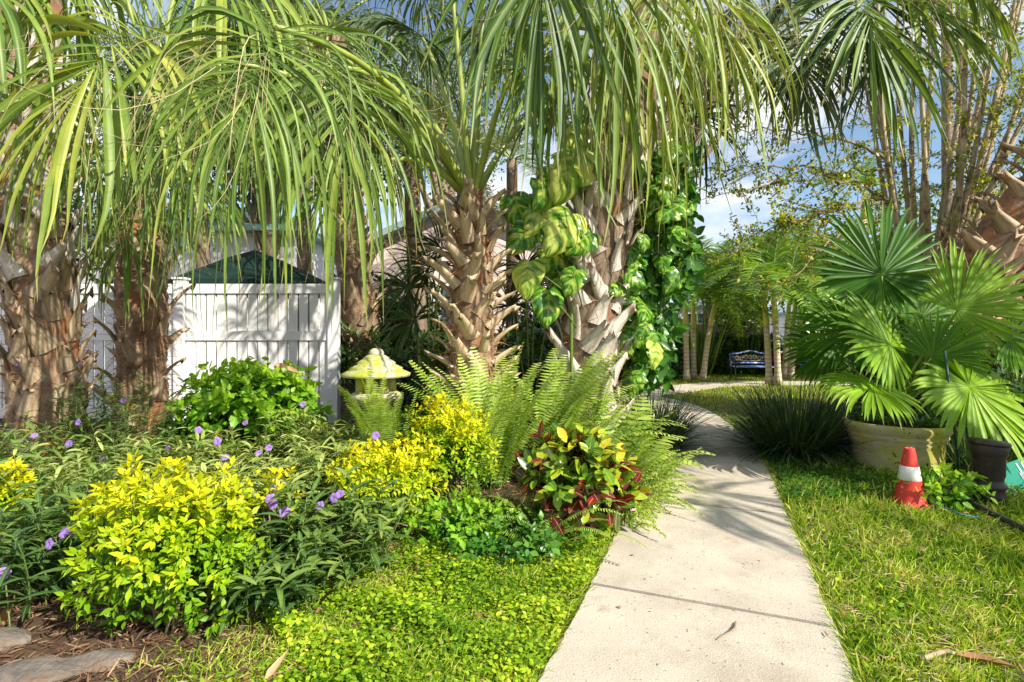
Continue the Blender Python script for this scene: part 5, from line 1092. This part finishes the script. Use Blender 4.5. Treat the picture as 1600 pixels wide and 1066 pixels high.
house('pale pink stucco house behind the centre palms', -3.7, 1.7, 12.6, 19, 3.4, 'pinkwall', 'roofgrey', 1.35, wins=((-1.2, 2.0, 1.0, 1.1), (.9, 2.0, .8, 1.1)), gable=True)
house('white building with teal trim behind the white fence', -13.5, -5.9, 14.2, 21, 4.3, 'whitewall', 'teal', 1.3, wins=((-8.0, 2.6, 1.1, 1.2), (-10.5, 2.6, 1.1, 1.2)))
house('long white house with pale green roof beyond the left palm cluster', 4.2, 11.5, 25, 31, 2.9, 'whitewall', 'teal', 1.3, wins=((6.8, 1.9, 1.0, 1.0), (8.8, 1.9, 1.0, 1.0)))
house('low white house seen low between the palms at the right', 16.5, 27, 30, 38, 2.7, 'whitewall', 'roofgrey', 1.2, wins=((19, 1.6, 1.2, 1.1),))
def wall(label, x0, x1, y, h, m_, cap=None):
    o = empty('garden_wall', A3((x0 + x1) / 2, y, 0), label, 'wall')
    G().add(box(((x0 + x1) / 2, y, h / 2), (x1 - x0, .2, h))).build('body', M[m_], o, smooth=False)
    if cap: G().add(box(((x0 + x1) / 2, y, h + .042), (x1 - x0 + .06, .28, .08))).build('coping', M[cap], o, smooth=False)
wall('low pink garden wall with white coping behind the hedge', 4.0, 9.4, 20.2, 1.75, 'brickpink', 'whitewall')
wall('pale lavender-white wall behind the benches', 9.5, 15.5, 20.4, 1.35, 'lav')

# ------------------------------------------------------------------ sky, sun, camera
w = bpy.data.worlds.new('World'); bpy.context.scene.world = w; w.use_nodes = True; nt = w.node_tree
bg = nt.nodes['Background']; sky = nt.nodes.new('ShaderNodeTexSky'); sky.sky_type = 'NISHITA'; sky.sun_disc = False
EL, SX, SY = math.radians(37), .75, -.66
sky.sun_elevation = EL; sky.sun_rotation = math.atan2(SX, SY); sky.air_density = 1.0; sky.dust_density = .4; sky.ozone_density = 1.5
tc = nt.nodes.new('ShaderNodeTexCoord'); mp = nt.nodes.new('ShaderNodeMapping'); mp.inputs['Scale'].default_value = (1, 1, 2.6)
cn = nt.nodes.new('ShaderNodeTexNoise'); cn.inputs['Scale'].default_value = 2.6; cn.inputs['Detail'].default_value = 7; cn.inputs['Roughness'].default_value = .55
nt.links.new(tc.outputs['Generated'], mp.inputs['Vector']); nt.links.new(mp.outputs['Vector'], cn.inputs['Vector'])
cr_ = ramp(nt, [(.43, (0, 0, 0)), (.58, (1, 1, 1))]); nt.links.new(cn.outputs['Fac'], cr_.inputs['Fac'])
mx = mixc(nt, cr_.outputs['Color'], mixc(nt, 1., sky.outputs['Color'], (1.6, 1.6, 1.55), 'MULTIPLY'), (9.2, 9.4, 9.7)); nt.links.new(mx, bg.inputs['Color']); bg.inputs['Strength'].default_value = .075
sl = bpy.data.lights.new('sun', 'SUN'); sl.energy = 5.0; sl.angle = math.radians(.53); sl.color = (1, .93, .80)
so = bpy.data.objects.new('sun', sl); C.objects.link(so)
so.rotation_euler = Vector((SX * math.cos(EL), SY * math.cos(EL), math.sin(EL))).to_track_quat('Z', 'Y').to_euler()
cam = bpy.data.cameras.new('camera'); co = bpy.data.objects.new('camera', cam); C.objects.link(co)
cam.sensor_width = 36; cam.lens = F / 1600 * 36; cam.shift_y = -(533 - HOR) / 1600; cam.clip_end = 500; cam.clip_start = .05
co.location = (0, 0, CH); co.rotation_euler = (PI / 2, 0, 0)
sc = bpy.context.scene; sc.camera = co
sc.view_settings.view_transform = 'Standard'; sc.view_settings.look = 'None'; sc.view_settings.exposure = .70; sc.view_settings.gamma = 1
sc.cycles.use_denoising = True; sc.cycles.max_bounces = 7; sc.cycles.diffuse_bounces = 4; sc.cycles.transmission_bounces = 4; sc.cycles.glossy_bounces = 2
sc.cycles.transparent_max_bounces = 4; sc.cycles.sample_clamp_indirect = 6
for o in bpy.data.objects:
    if '_o' in o: del o['_o']
